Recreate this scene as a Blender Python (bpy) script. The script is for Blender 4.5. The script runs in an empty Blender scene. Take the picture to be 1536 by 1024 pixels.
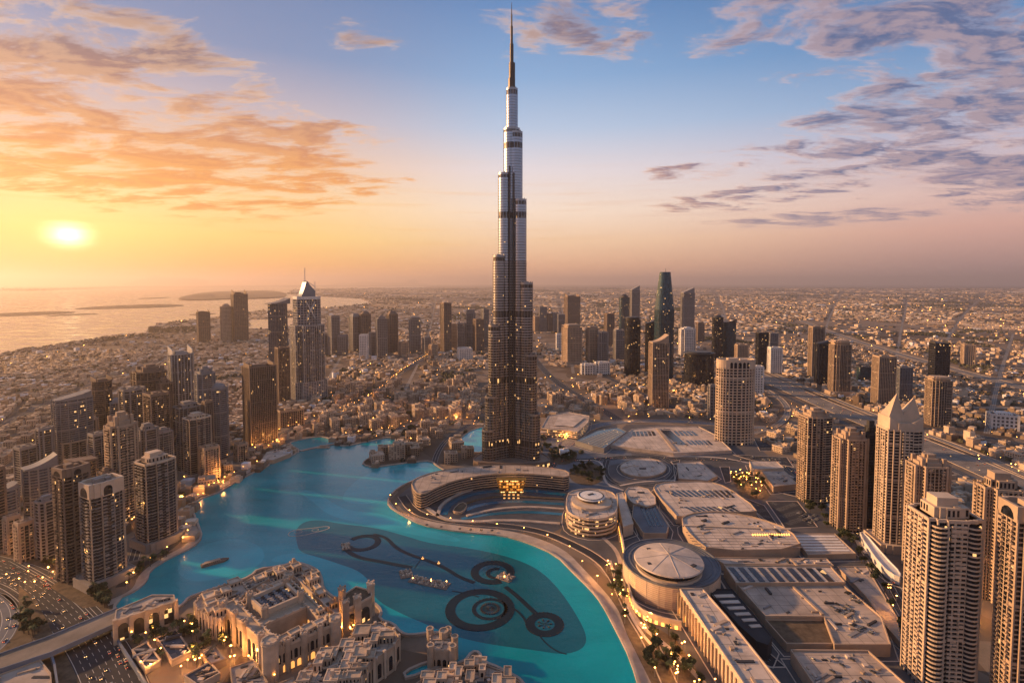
import bpy, math, random
import numpy as np
from math import radians, sin, cos, pi, hypot, atan2
R = random.Random(7)
sc = bpy.context.scene

# ---------------------------------------------------------------- camera
F, H, PX, PY = 800.0, 324.0, 768.0, 466.0          # focal length (photo pixels), eye height, principal point
PIT = radians(3.0); CP, SP = cos(PIT), sin(PIT)
cam = bpy.data.objects.new('camera', bpy.data.cameras.new('camera'))
sc.collection.objects.link(cam); sc.camera = cam
cam.location = (0, 0, H); cam.rotation_euler = (pi/2 - PIT, 0, 0)
cam.data.sensor_width = 36; cam.data.lens = F/1536*36
cam.data.shift_y = -(512-PY)/1536
cam.data.clip_start = 1; cam.data.clip_end = 300000
sc.view_settings.view_transform = 'Standard'; sc.view_settings.look = 'None'
sc.view_settings.exposure = 0.62; sc.view_settings.gamma = 1; sc.view_settings.use_curve_mapping = False
try:
    sc.cycles.use_denoising = True; sc.cycles.max_bounces = 6; sc.cycles.diffuse_bounces = 2; sc.cycles.glossy_bounces = 3
    sc.cycles.volume_bounces = 0; sc.cycles.sample_clamp_indirect = 4
    sc.cycles.sample_clamp_direct = 0
except Exception: pass

# ---------------------------------------------------------------- node helper
class NT:
    def __init__(s, nt): s.nt = nt; s.n = nt.nodes; s.l = nt.links
    def new(s, t, **kw):
        n = s.n.new(t)
        for k, v in kw.items(): setattr(n, k, v)
        return n
    def put(s, sock, v):
        if hasattr(v, 'is_linked') or hasattr(v, 'links'): s.l.new(v, sock)
        else: sock.default_value = v
    def m(s, op, a, b=None, c=None, clamp=False):
        n = s.new('ShaderNodeMath', operation=op, use_clamp=clamp); s.put(n.inputs[0], a)
        if b is not None: s.put(n.inputs[1], b)
        if c is not None: s.put(n.inputs[2], c)
        return n.outputs[0]
    def vm(s, op, a, b=None, out=0, scale=None):
        n = s.new('ShaderNodeVectorMath', operation=op); s.put(n.inputs[0], a)
        if b is not None: s.put(n.inputs[1], b)
        if scale is not None: s.put(n.inputs['Scale'], scale)
        return n.outputs['Value'] if out == 'v' else n.outputs[0]
    def rng(s, v, a, b, c=0.0, d=1.0, smooth=False):
        n = s.new('ShaderNodeMapRange', interpolation_type='SMOOTHSTEP' if smooth else 'LINEAR', clamp=True)
        s.put(n.inputs[0], v); s.put(n.inputs[1], a); s.put(n.inputs[2], b); s.put(n.inputs[3], c); s.put(n.inputs[4], d)
        return n.outputs[0]
    def mix(s, f, a, b, blend='MIX'):
        n = s.new('ShaderNodeMix', data_type='RGBA', blend_type=blend); s.put(n.inputs[0], f)
        s.put(n.inputs[6], a if not isinstance(a, tuple) else (*a[:3], 1)); s.put(n.inputs[7], b if not isinstance(b, tuple) else (*b[:3], 1))
        return n.outputs[2]
    def ramp(s, v, stops):
        n = s.new('ShaderNodeValToRGB'); s.put(n.inputs[0], v); e = n.color_ramp.elements
        while len(e) < len(stops): e.new(0.5)
        for k, (p, c) in enumerate(stops): e[k].position = p; e[k].color = (*c[:3], 1)
        return n.outputs[0]
    def xyz(s, v):
        n = s.new('ShaderNodeSeparateXYZ'); s.put(n.inputs[0], v); return n.outputs
    def comb(s, x, y, z):
        n = s.new('ShaderNodeCombineXYZ')
        for i, v in enumerate((x, y, z)): s.put(n.inputs[i], v)
        return n.outputs[0]
    def noise(s, v, scale, detail=4, rough=.5, dist=0, dims='3D'):
        n = s.new('ShaderNodeTexNoise', noise_dimensions=dims)
        s.put(n.inputs['Vector'], v); n.inputs['Scale'].default_value = scale; n.inputs['Detail'].default_value = detail
        n.inputs['Roughness'].default_value = rough; n.inputs['Distortion'].default_value = dist
        return n.outputs[0]
def sr(r, g, b):
    f = lambda c: (c/255/12.92) if c/255 <= .04045 else ((c/255+.055)/1.055)**2.4
    return (f(r), f(g), f(b))

# ---------------------------------------------------------------- world: dusk sky with clouds
SUN_AZ, SUN_EL = radians(-76), radians(15)          # lamp direction (azimuth from +Y, to the left)
GLOW_AZ, GLOW_EL = radians(-39.6), radians(3.9)      # where the sun stands in the sky
w = bpy.data.worlds.new('World'); sc.world = w; w.use_nodes = True
t = NT(w.node_tree); t.n.clear()
d = t.new('ShaderNodeTexCoord').outputs['Generated']
dx, dy, dz = t.xyz(d)
az = t.m('ARCTAN2', dx, dy); el = t.m('ARCSINE', dz)
s = (sin(GLOW_AZ)*cos(GLOW_EL), cos(GLOW_AZ)*cos(GLOW_EL), sin(GLOW_EL))
hl = t.m('SQRT', t.m('ADD', t.m('MULTIPLY', dx, dx), t.m('MULTIPLY', dy, dy)))
dh = t.m('DIVIDE', t.m('ADD', t.m('MULTIPLY', dx, sin(GLOW_AZ)), t.m('MULTIPLY', dy, cos(GLOW_AZ))), t.m('MAXIMUM', hl, .01))
e = t.rng(el, 0.0, 0.6)
CSUN = t.ramp(e, [(0, sr(250,170,105)), (.05, sr(252,184,100)), (.13, sr(255,212,122)), (.22, sr(255,214,152)), (.34, sr(236,196,165)), (.46, sr(196,180,186)), (.62, sr(128,146,182)), (1, sr(84,116,165))])
CMID = t.ramp(e, [(0, sr(236,172,140)), (.05, sr(246,188,148)), (.13, sr(253,212,172)), (.22, sr(253,228,206)), (.34, sr(232,220,222)), (.46, sr(184,200,224)), (.6, sr(138,172,212)), (.78, sr(100,140,190)), (1, sr(74,114,166))])
CFAR = t.ramp(e, [(0, sr(168,138,138)), (.06, sr(192,150,142)), (.13, sr(222,170,155)), (.22, sr(226,190,182)), (.34, sr(188,184,204)), (.46, sr(136,166,204)), (.6, sr(90,136,186)), (.78, sr(64,108,160)), (1, sr(50,90,142))])
base = t.mix(t.rng(dh, .1, .78, smooth=True), CFAR, CMID)
base = t.mix(t.rng(dh, .76, 1.0, smooth=True), base, CSUN)
# unseen sky opposite the sun and overhead, toned as added fill for facades
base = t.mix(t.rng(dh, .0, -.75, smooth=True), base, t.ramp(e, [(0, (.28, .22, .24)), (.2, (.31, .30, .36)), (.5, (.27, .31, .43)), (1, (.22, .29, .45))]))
base = t.mix(t.rng(el, radians(38), radians(62), smooth=True), base, (.22, .29, .45))
# clouds, laid on a high flat deck and seen in perspective
inv = t.m('DIVIDE', 1.0, t.m('ADD', t.m('MAXIMUM', dz, 0.0), .10))
uv = t.comb(t.m('MULTIPLY', dx, inv), t.m('MULTIPLY', dy, inv), 0.0)
uvs = t.vm('MULTIPLY', uv, (1.0, 1.5, 1.0))
n1 = t.noise(uvs, 3.0, 12, .62, .45)
n2 = t.noise(t.vm('ADD', uvs, (-.045, .03, 0)), 3.0, 12, .62, .45)
n4 = t.noise(t.vm('MULTIPLY', uv, (1, 2.2, 1)), .9, 4, .5, .3)
n3 = t.noise(t.vm('MULTIPLY', uv, (1.0, 2.6, 1.0)), 9, 8, .65, .3)
def blob(a, b, ra, rb, tilt=0.0):
    # soft patch of cloud cover about azimuth a, elevation b (degrees)
    u = t.m('SUBTRACT', az, radians(a)); v = t.m('SUBTRACT', el, radians(b))
    v = t.m('SUBTRACT', v, t.m('MULTIPLY', u, tilt))
    q = t.m('ADD', t.m('POWER', t.m('ABSOLUTE', t.m('DIVIDE', u, radians(ra))), 2), t.m('POWER', t.m('ABSOLUTE', t.m('DIVIDE', v, radians(rb))), 2))
    return t.rng(q, 0.0, 1.0, 1.0, 0.0, True)
cov = None
for args in [(-37, 16, 24, 8, -.1, .93), (-24, 10.5, 16, 4.2, -.05), (-44, 9, 16, 2.6, -.05), (-45, 24, 9, 7, -.3), (-32, 19, 13, 5, -.25), (-20, 13.5, 7, 2.5, -.1), (-14, 24, 8, 3, 0, .58), (-30, 12, 24, 9, 0),
             (37, 13.5, 19, 7.0, .2), (40, 17, 12, 6, .2), (24, 8.2, 14, 1.8, .05), (30, 5.9, 15, 1.1, 0), (24, 24, 18, 4.5, -.05, .9), (36, 21, 15, 5.5, .1, .9), (10, 25, 11, 5, -.15, .85), (43, 8.5, 10, 4, 0), (19, 11, 7, 1.5, 0), (-2, 24, 9, 3.5, 0, .6), (75, 14, 22, 7, 0), (-80, 14, 24, 7, 0), (150, 20, 30, 8, 0)]:
    bl = blob(*args[:5]); bl = t.m('MULTIPLY', bl, args[5]) if len(args) > 5 else bl; cov = bl if cov is None else t.m('MAXIMUM', cov, bl)
dens = t.m('ADD', t.m('ADD', n1, t.m('MULTIPLY', t.m('SUBTRACT', n3, .5), .30)), t.m('ADD', t.m('MULTIPLY', t.m('SUBTRACT', cov, .62), .34), t.m('MULTIPLY', t.m('SUBTRACT', n4, .5), .30)))
alpha = t.rng(dens, .465, .67, 0, 1, True)
thick = t.rng(dens, .51, .66, 0, 1, True)
lit = t.rng(t.m('SUBTRACT', n1, n2), -.07, .07, 0, 1, True)
near = t.rng(dh, .35, .98, smooth=True)
lowf = t.rng(el, radians(10), radians(19))
hi_c = t.mix(near, sr(240,196,178), t.mix(lowf, sr(255,178,82), sr(252,204,158)))
lo_c = t.mix(near, sr(92,104,142), t.mix(lowf, sr(230,144,74), sr(136,108,110)))
ccol = t.mix(thick, t.mix(lit, t.mix(.45, lo_c, hi_c), hi_c), t.mix(lit, lo_c, t.mix(.38, lo_c, hi_c)))
amax = t.m('MULTIPLY', alpha, t.m('MULTIPLY', t.rng(el, radians(2), radians(7)), .92))
col = t.mix(amax, base, ccol)
# thin streaks low over the horizon
st = t.noise(t.comb(t.m('MULTIPLY', az, 2.2), t.m('MULTIPLY', el, 60), 0), 1.6, 5, .6)
stf = t.m('MULTIPLY', t.rng(st, .52, .72), t.m('MULTIPLY', t.rng(el, radians(2), radians(5)), t.rng(el, radians(14), radians(8))))
col = t.mix(t.m('MULTIPLY', stf, .35), col, t.mix(near, sr(205,165,165), sr(255,190,90)))
# the sun's own glow
gv = t.vm('MULTIPLY', t.vm('SUBTRACT', d, s), (1, 1, 1.6))
gd = t.vm('LENGTH', gv, out='v')
wob = t.m('ADD', gd, t.m('MULTIPLY', t.m('SUBTRACT', st, .5), .022))
g1 = t.m('POWER', t.rng(wob, .046, .0), 2.6); g2 = t.m('POWER', t.rng(gd, .28, .0), 2.0); g3 = t.m('POWER', t.rng(gd, .75, .0), 2.0)
glow = t.vm('ADD', t.vm('ADD', t.vm('SCALE', (1, .86, .55), scale=t.m('MULTIPLY', g1, 4.0)), t.vm('SCALE', (1, .66, .14), scale=t.m('MULTIPLY', g2, .32))), t.vm('SCALE', (1, .50, .10), scale=t.m('MULTIPLY', g3, .05)))
col = t.vm('ADD', col, glow)
sky = t.new('ShaderNodeTexSky', sky_type='NISHITA', sun_disc=False, sun_elevation=SUN_EL, sun_rotation=SUN_AZ)
sky.altitude = 300; sky.dust_density = 3
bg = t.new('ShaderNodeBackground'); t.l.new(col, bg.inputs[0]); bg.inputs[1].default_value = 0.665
bg2 = t.new('ShaderNodeBackground'); t.l.new(sky.outputs[0], bg2.inputs[0]); bg2.inputs[1].default_value = 0.004
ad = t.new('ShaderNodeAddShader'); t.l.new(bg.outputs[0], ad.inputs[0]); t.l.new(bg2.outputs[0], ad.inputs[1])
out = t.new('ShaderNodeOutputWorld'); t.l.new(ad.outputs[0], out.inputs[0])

# ---------------------------------------------------------------- sun lamp
sl = bpy.data.lights.new('sun', 'SUN'); sl.energy = 5.0; sl.angle = radians(1.0); sl.color = (1, .56, .25)
so = bpy.data.objects.new('sun', sl); sc.collection.objects.link(so)
from mathutils import Vector
sd = Vector((sin(SUN_AZ)*cos(SUN_EL), cos(SUN_AZ)*cos(SUN_EL), sin(SUN_EL)))
so.rotation_euler = sd.to_track_quat('Z', 'Y').to_euler()

# ---------------------------------------------------------------- placing things by where the photo shows them
def gp(px, py, z=0.0):
    a = (px-PX)/F; b = (PY-py)/F
    vy = CP+b*SP; vz = -SP+b*CP
    k = (z-H)/vz
    return (a*k, vy*k)
def zt(py, x, y):
    k = (PY-py)/F
    return H + y*(k*CP-SP)/(CP+k*SP)
def project(x, y, z=0.0):
    d_ = y*CP-(z-H)*SP
    return PX+F*x/d_, PY-F*(y*SP+(z-H)*CP)/d_
def mpp(x, y, z=0.0): return (y*CP-(z-H)*SP)/F
def P(pts, z=0.0): return [gp(a, b, z) for a, b in pts]
def area(p): return sum(p[i-1][0]*p[i][1]-p[i][0]*p[i-1][1] for i in range(len(p)))/2
def ccw(p): return list(p) if area(p) > 0 else list(reversed(p))
def smooth(p, n=1, closed=True):
    for _ in range(n):
        q = []
        N = len(p)
        for i in range(N if closed else N-1):
            a, b = p[i], p[(i+1) % N]
            q += [(a[0]*.75+b[0]*.25, a[1]*.75+b[1]*.25), (a[0]*.25+b[0]*.75, a[1]*.25+b[1]*.75)]
        if not closed: q = [p[0]]+q+[p[-1]]
        p = q
    return p
def offset(p, dd):
    n = len(p); q = []
    for i in range(n):
        a, b, c = p[i-1], p[i], p[(i+1) % n]
        e1 = (b[0]-a[0], b[1]-a[1]); e2 = (c[0]-b[0], c[1]-b[1])
        l1 = hypot(*e1) or 1e-6; l2 = hypot(*e2) or 1e-6
        n1 = (e1[1]/l1, -e1[0]/l1); n2 = (e2[1]/l2, -e2[0]/l2)
        k = max(.35, 1+n1[0]*n2[0]+n1[1]*n2[1])
        q.append((b[0]+dd*(n1[0]+n2[0])/k, b[1]+dd*(n1[1]+n2[1])/k))
    return q
def inside(pts, poly):
    pts = np.asarray(pts, float).reshape(-1, 2); r = np.zeros(len(pts), bool); x, y = pts[:, 0], pts[:, 1]
    for i in range(len(poly)):
        x1, y1 = poly[i-1]; x2, y2 = poly[i]
        c = ((y1 > y) != (y2 > y)) & (x < (x2-x1)*(y-y1)/((y2-y1) or 1e-9)+x1); r ^= c
    return r
def along(poly, step, closed=False):
    """points every step metres along a line, with the heading there"""
    res = []; pts = list(poly)+([poly[0]] if closed else []); left = 0.0
    for a, b in zip(pts, pts[1:]):
        L = hypot(b[0]-a[0], b[1]-a[1]); h = atan2(b[1]-a[1], b[0]-a[0]); s_ = left
        while s_ < L:
            res.append((a[0]+(b[0]-a[0])*s_/L, a[1]+(b[1]-a[1])*s_/L, h)); s_ += step
        left = s_-L
    return res

# ---------------------------------------------------------------- mesh builder
class MB:
    def __init__(s): s.v = []; s.f = []
    def prism(s, poly, z0, z1, bottom=False, top=True, scale=1.0, c=(0, 0)):
        n = len(poly); b = len(s.v)
        s.v += [(x, y, z0) for x, y in poly]
        s.v += [(c[0]+(x-c[0])*scale, c[1]+(y-c[1])*scale, z1(x, y) if callable(z1) else z1) for x, y in poly]
        s.f += [(b+i, b+(i+1) % n, b+n+(i+1) % n, b+n+i) for i in range(n)]
        if top: s.f.append(tuple(range(b+n, b+2*n)))
        if bottom: s.f.append(tuple(range(b+n-1, b-1, -1)))
        return s
    def box(s, cx, cy, z0, sx, sy, sz, rot=0.0):
        c_, s_ = cos(rot), sin(rot)
        p = [(cx+x*c_-y*s_, cy+x*s_+y*c_) for x, y in ((-sx/2, -sy/2), (sx/2, -sy/2), (sx/2, sy/2), (-sx/2, sy/2))]
        return s.prism(p, z0, z0+sz, bottom=True)
    def ring(s, o, i, z0, z1):
        n = len(o); b = len(s.v)
        s.v += [(x, y, z0) for x, y in o]+[(x, y, z1) for x, y in o]+[(x, y, z1) for x, y in i]+[(x, y, z0) for x, y in i]
        for k in range(n):
            j = (k+1) % n
            for a in range(3): s.f.append((b+a*n+k, b+a*n+j, b+(a+1)*n+j, b+(a+1)*n+k))
            s.f.append((b+3*n+k, b+3*n+j, b+j, b+k))
        return s
    def strip(s, line, wd, z0, z1=None, wl=None, closed=False):
        """a band of width wd along a line; with z1 it is a solid kerb"""
        L, Rr = [], []; n = len(line)
        for i in range(n):
            a = line[i-1] if (i > 0 or closed) else line[i]; c = line[(i+1) % n] if (i < n-1 or closed) else line[i]
            h = atan2(c[1]-a[1], c[0]-a[0]); nx, ny = -sin(h), cos(h)
            q = line[i]; L.append((q[0]+nx*wd/2, q[1]+ny*wd/2)); Rr.append((q[0]-nx*wd/2, q[1]-ny*wd/2))
        b = len(s.v)
        if z1 is None:
            s.v += [(x, y, z0) for x, y in Rr]+[(x, y, z0) for x, y in L]
            for i in range(n if closed else n-1):
                j = (i+1) % n; s.f.append((b+i, b+j, b+n+j, b+n+i))
        else:
            for arr, zz in ((Rr, z0), (Rr, z1), (L, z1), (L, z0)): s.v += [(x, y, zz) for x, y in arr]
            for i in range(n if closed else n-1):
                j = (i+1) % n
                for a in range(3): s.f.append((b+a*n+i, b+a*n+j, b+(a+1)*n+j, b+(a+1)*n+i))
            if not closed: s.f += [(b, b+n, b+2*n, b+3*n), (b+4*n-1, b+3*n-1, b+2*n-1, b+n-1)]
        return s
    def lathe(s, prof, seg=20, cx=0, cy=0):
        b = len(s.v); m_ = len(prof)
        for k in range(seg):
            a = 2*pi*k/seg
            s.v += [(cx+r*cos(a), cy+r*sin(a), z) for r, z in prof]
        for k in range(seg):
            j = (k+1) % seg
            for i in range(m_-1): s.f.append((b+k*m_+i, b+j*m_+i, b+j*m_+i+1, b+k*m_+i+1))
        return s
    def bar(s, p, q, r, seg=5):
        p, q = Vector(p), Vector(q); ax = (q-p).normalized(); u = ax.orthogonal().normalized(); v = ax.cross(u); b = len(s.v)
        for o in (p, q):
            for k in range(seg):
                a = 2*pi*k/seg; x = o+r*(cos(a)*u+sin(a)*v); s.v.append(tuple(x))
        for k in range(seg):
            j = (k+1) % seg; s.f.append((b+k, b+j, b+seg+j, b+seg+k))
        s.f += [tuple(range(b+seg-1, b-1, -1)), tuple(range(b+seg, b+2*seg))]
        return s
    def panel(s, p0, p1, z0, z1, th, arch=True, seg=6):
        """an arched (or square) opening leaf set on a wall from p0 to p1, th proud of it"""
        L = hypot(p1[0]-p0[0], p1[1]-p0[1]); ux, uy = (p1[0]-p0[0])/L, (p1[1]-p0[1])/L; nx, ny = uy, -ux
        pr = [(0, z0), (L, z0)]
        if arch:
            r = L/2; zc = max(z0+.1, z1-r)
            pr += [(r+r*cos(pi*k/seg), zc+(z1-zc)*sin(pi*k/seg)) for k in range(seg+1)]
        else: pr += [(L, z1), (0, z1)]
        b = len(s.v); n = len(pr)
        for o in (0, th): s.v += [(p0[0]+ux*a+nx*o, p0[1]+uy*a+ny*o, z) for a, z in pr]
        s.f += [(b+i, b+(i+1) % n, b+n+(i+1) % n, b+n+i) for i in range(n)]+[tuple(range(b+n, b+2*n))]
        return s
    def build(s, name, mat, parent=None, loc=None):
        me = bpy.data.meshes.new(name); me.from_pydata(s.v, [], s.f); me.materials.append(mat)
        o = bpy.data.objects.new(name, me); sc.collection.objects.link(o)
        if parent: o.parent = parent
        if loc: o.location = loc
        return o
def merge(name, pairs, parent=None):
    """one part whose surface pattern needs several materials"""
    v, f, mi = [], [], []
    for k, (mb, m_) in enumerate(pairs):
        b = len(v); v += mb.v; f += [tuple(i+b for i in q) for q in mb.f]; mi += [k]*len(mb.f)
    me = bpy.data.meshes.new(name); me.from_pydata(v, [], f)
    for mb, m_ in pairs: me.materials.append(M[m_])
    me.polygons.foreach_set('material_index', mi)
    o = bpy.data.objects.new(name, me); sc.collection.objects.link(o)
    if parent: o.parent = parent
    return o
def thing(name, label, cat, loc=(0, 0, 0), rz=0.0, group=None):
    o = bpy.data.objects.new(name, None); sc.collection.objects.link(o); o.empty_display_size = 5
    o.location = loc; o.rotation_euler = (0, 0, rz); tag(o, label, cat, group); return o
def tag(o, label, cat, group=None, kind=None):
    o['label'] = label; o['category'] = cat
    if group: o['group'] = group
    if kind: o['kind'] = kind
    return o
def struct(o, kind='structure', label=None):
    o['kind'] = kind
    if label: o['label'] = label
    return o
CHILD = {}
def dup(root, loc, rz, label=None, group=None, scale=None):
    r = root.copy(); sc.collection.objects.link(r); r.location = loc; r.rotation_euler = (0, 0, rz)
    if scale: r.scale = scale
    if label: r['label'] = label
    if group: r['group'] = group
    for ch in CHILD.get(root.name) or list(root.children):
        c = ch.copy(); sc.collection.objects.link(c); c.parent = r
    return r

# ---------------------------------------------------------------- materials
M = {}
def city_mat():
    m_ = bpy.data.materials.new('city'); m_.use_nodes = True; q = NT(m_.node_tree); b = q.n['Principled BSDF']
    r = q.new('ShaderNodeNewGeometry').outputs['Random Per Island']
    n = q.new('ShaderNodeValToRGB'); n.color_ramp.interpolation = 'CONSTANT'; q.l.new(r, n.inputs[0]); e = n.color_ramp.elements
    st = [(0, (.12, .085, .06)), (.14, (.22, .16, .11)), (.32, (.36, .26, .18)), (.55, (.44, .33, .235)), (.76, (.52, .40, .29)), (.9, (.30, .20, .12)), (.955, (.60, .58, .58))]
    while len(e) < len(st): e.new(.5)
    for k, (a, c) in enumerate(st): e[k].position = a; e[k].color = (*c, 1)
    tc = q.new('ShaderNodeTexCoord').outputs['Object']
    q.l.new(q.vm('SCALE', n.outputs[0], scale=q.m('MULTIPLY', q.rng(q.noise(tc, .0016, 4), .35, .65, .95, 1.5), q.rng(q.noise(tc, .09, 3), .3, .7, .82, 1.15))), b.inputs['Base Color']); b.inputs['Roughness'].default_value = .85; b.inputs['Specular IOR Level'].default_value = .18; M['city'] = m_
def mat(name, colr, rough=.7, metal=0.0, var=.18, nscale=.05, emis=None, es=0.0, island=0.0, rnd=0.0, bump=0.0, spec=.18):
    m_ = bpy.data.materials.new(name); m_.use_nodes = True; q = NT(m_.node_tree); b = q.n['Principled BSDF']
    tc = q.new('ShaderNodeTexCoord').outputs['Object']
    nz = q.noise(tc, nscale, 6, .6)
    f = q.rng(nz, .3, .7, 1-var, 1+var)
    if island: f = q.m('MULTIPLY', f, q.rng(q.new('ShaderNodeNewGeometry').outputs['Random Per Island'], 0, 1, 1-island, 1+island))
    if rnd: f = q.m('MULTIPLY', f, q.rng(q.new('ShaderNodeObjectInfo').outputs['Random'], 0, 1, 1-rnd, 1+rnd))
    c = q.vm('SCALE', colr, scale=f); q.l.new(c, b.inputs['Base Color'])
    b.inputs['Roughness'].default_value = rough; b.inputs['Metallic'].default_value = metal
    b.inputs['Specular IOR Level'].default_value = spec
    if emis: b.inputs['Emission Color'].default_value = (*emis, 1); b.inputs['Emission Strength'].default_value = es
    if bump:
        bn = q.new('ShaderNodeBump'); bn.inputs['Strength'].default_value = bump; q.l.new(nz, bn.inputs['Height']); q.l.new(bn.outputs[0], b.inputs['Normal'])
    M[name] = m_; return m_
def glass(name, colr, rough=.15, lit=.03, floor=3.6, colw=3.0, es=2.2, metal=0.0, spec=.5):
    m_ = bpy.data.materials.new(name); m_.use_nodes = True; q = NT(m_.node_tree); b = q.n['Principled BSDF']
    x, y, z = q.xyz(q.new('ShaderNodeTexCoord').outputs['Object'])
    rid = q.m('MULTIPLY', q.new('ShaderNodeObjectInfo').outputs['Random'], 97.0)
    cell = q.comb(q.m('FLOOR', q.m('DIVIDE', q.m('ADD', x, q.m('MULTIPLY', y, .83)), colw)), q.m('FLOOR', q.m('DIVIDE', q.m('SUBTRACT', x, q.m('MULTIPLY', y, 1.13)), colw)), q.m('ADD', q.m('FLOOR', q.m('DIVIDE', z, floor)), q.m('FLOOR', rid)))
    wn = q.new('ShaderNodeTexWhiteNoise', noise_dimensions='3D'); q.l.new(cell, wn.inputs[0])
    q.l.new(q.vm('SCALE', colr, scale=q.rng(wn.outputs[0], 0, 1, .45, 1.7)), b.inputs['Base Color'])
    big = q.noise(q.comb(x, y, z), .02, 3)
    es *= .45; lit *= .45
    on = q.m('GREATER_THAN', q.m('ADD', wn.outputs[0], q.rng(big, .35, .65, -.02, .02)), 1-lit)
    b.inputs['Emission Color'].default_value = (1, .52, .18, 1)
    q.l.new(q.m('MULTIPLY', on, es), b.inputs['Emission Strength'])
    b.inputs['Roughness'].default_value = rough; b.inputs['Metallic'].default_value = metal; b.inputs['Specular IOR Level'].default_value = spec
    M[name] = m_; return m_
mat('tan', (.40, .29, .205), .8); mat('stone', (.26, .225, .20), .8); mat('ashlar', (.42, .385, .36), .65); mat('cream', (.54, .41, .30), .75); mat('white', (.68, .63, .58), .6); mat('grey', (.23, .215, .21), .7)
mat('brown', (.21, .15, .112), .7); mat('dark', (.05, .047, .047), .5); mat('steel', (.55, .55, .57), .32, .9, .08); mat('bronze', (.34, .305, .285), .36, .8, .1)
mat('bronze_dark', (.10, .085, .075), .4, .6, .1); mat('silver', (.40, .44, .51), .26, .9, .06); mat('bronze_mid', (.37, .36, .37), .32, .88, .08)  # supertall metals: reflected ground brown and sky blue put into the colour
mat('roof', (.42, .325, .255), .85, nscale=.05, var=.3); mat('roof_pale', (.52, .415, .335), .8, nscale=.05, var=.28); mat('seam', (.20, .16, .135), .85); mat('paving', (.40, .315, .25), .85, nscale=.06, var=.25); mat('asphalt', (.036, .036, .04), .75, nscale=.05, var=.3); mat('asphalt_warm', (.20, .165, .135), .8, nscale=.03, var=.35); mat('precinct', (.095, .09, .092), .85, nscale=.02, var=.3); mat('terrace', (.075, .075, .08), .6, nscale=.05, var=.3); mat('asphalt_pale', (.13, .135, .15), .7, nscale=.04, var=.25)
mat('mark', (.42, .39, .35), .7); mat('gold', (.75, .45, .12), .35, .8); mat('soil', (.12, .085, .055), .95, nscale=.15, var=.4)
mat('blue_wall', (.16, .18, .22), .7); mat('shallow', (.03, .26, .36), .25)
mat('lamp', (1, .6, .25), .5, emis=(1, .40, .07), es=16.0); mat('lit', (.9, .6, .3), .6, emis=(1, .40, .08), es=.85); mat('glowstrip', (.9, .6, .3), .6, emis=(1, .40, .06), es=2.2)
mat('headlight', (1, .9, .7), .5, emis=(1, .52, .16), es=6.0); mat('taillight', (.8, .1, .05), .5, emis=(1, .16, .03), es=3.5)
mat('leaf', (.055, .062, .028), .8, var=.4, nscale=.4, island=.5, rnd=.25); mat('trunk', (.10, .07, .05), .9); mat('palm', (.06, .075, .03), .7, rnd=.25)
mat('car_paint', (.2, .2, .205), .3, .3, rnd=.85, spec=.5); mat('house', (.38, .275, .19), .85, rnd=.3, nscale=.08); mat('house_pale', (.48, .36, .26), .85, rnd=.2, nscale=.08, var=.25)
city_mat(); mat('city_tree', (.07, .065, .038), .9, island=.4)
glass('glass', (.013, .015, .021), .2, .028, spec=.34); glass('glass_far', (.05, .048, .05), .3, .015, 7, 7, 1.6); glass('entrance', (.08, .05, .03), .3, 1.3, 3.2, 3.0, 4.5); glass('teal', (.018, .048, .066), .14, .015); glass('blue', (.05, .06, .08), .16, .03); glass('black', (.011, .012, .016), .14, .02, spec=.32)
glass('mast_glass', (.11, .095, .085), .2, .012, 4.7, 3.2, 2.0, .6); glass('skylight', (.025, .028, .034), .2, .004, 9, 9, 1.5)
glass('tan_glass', (.05, .036, .028), .25, .03); glass('shop', (.06, .045, .035), .3, .32, 4, 4, 2.2)
glass('mech', (.03, .026, .024), .3, .2, 6, 4, 2.2)
# ---------------------------------------------------------------- ground, sea, lake
def ground_mat():
    m_ = bpy.data.materials.new('ground'); m_.use_nodes = True; q = NT(m_.node_tree); b = q.n['Principled BSDF']
    tc = q.new('ShaderNodeTexCoord').outputs['Object']
    a = q.noise(tc, .0011, 8, .65); c = q.noise(tc, .012, 6, .65)
    v = q.new('ShaderNodeTexVoronoi', feature='F1'); q.l.new(q.vm('MULTIPLY', tc, (1, .8, 1)), v.inputs['Vector']); v.inputs['Scale'].default_value = .016
    vr = q.xyz(v.outputs['Color'])[0]
    col = q.mix(q.rng(a, .36, .64), (.075, .052, .036), (.22, .16, .115))
    col = q.mix(q.m('MULTIPLY', q.rng(vr, .3, .95), .55), col, (.32, .245, .185))
    col = q.mix(q.m('MULTIPLY', q.rng(c, .55, .72), .7), col, (.055, .05, .03))
    q.l.new(col, b.inputs['Base Color']); b.inputs['Roughness'].default_value = .95; b.inputs['Specular IOR Level'].default_value = .1
    M['ground'] = m_
ground_mat()
def water_mat(name, colr, rough, bscale, bstr, var=.15, spec=.5):
    m_ = bpy.data.materials.new(name); m_.use_nodes = True; q = NT(m_.node_tree); b = q.n['Principled BSDF']
    tc = q.new('ShaderNodeTexCoord').outputs['Object']
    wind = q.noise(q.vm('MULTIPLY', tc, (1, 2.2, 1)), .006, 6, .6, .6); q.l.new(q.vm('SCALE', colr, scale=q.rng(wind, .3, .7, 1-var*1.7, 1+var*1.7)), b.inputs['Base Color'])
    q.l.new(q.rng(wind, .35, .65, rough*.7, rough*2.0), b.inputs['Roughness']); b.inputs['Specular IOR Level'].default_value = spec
    bn = q.new('ShaderNodeBump'); bn.inputs['Strength'].default_value = bstr; bn.inputs['Distance'].default_value = 1.0
    q.l.new(q.noise(tc, bscale, 4), bn.inputs['Height']); q.l.new(bn.outputs[0], b.inputs['Normal']); M[name] = m_
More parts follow.
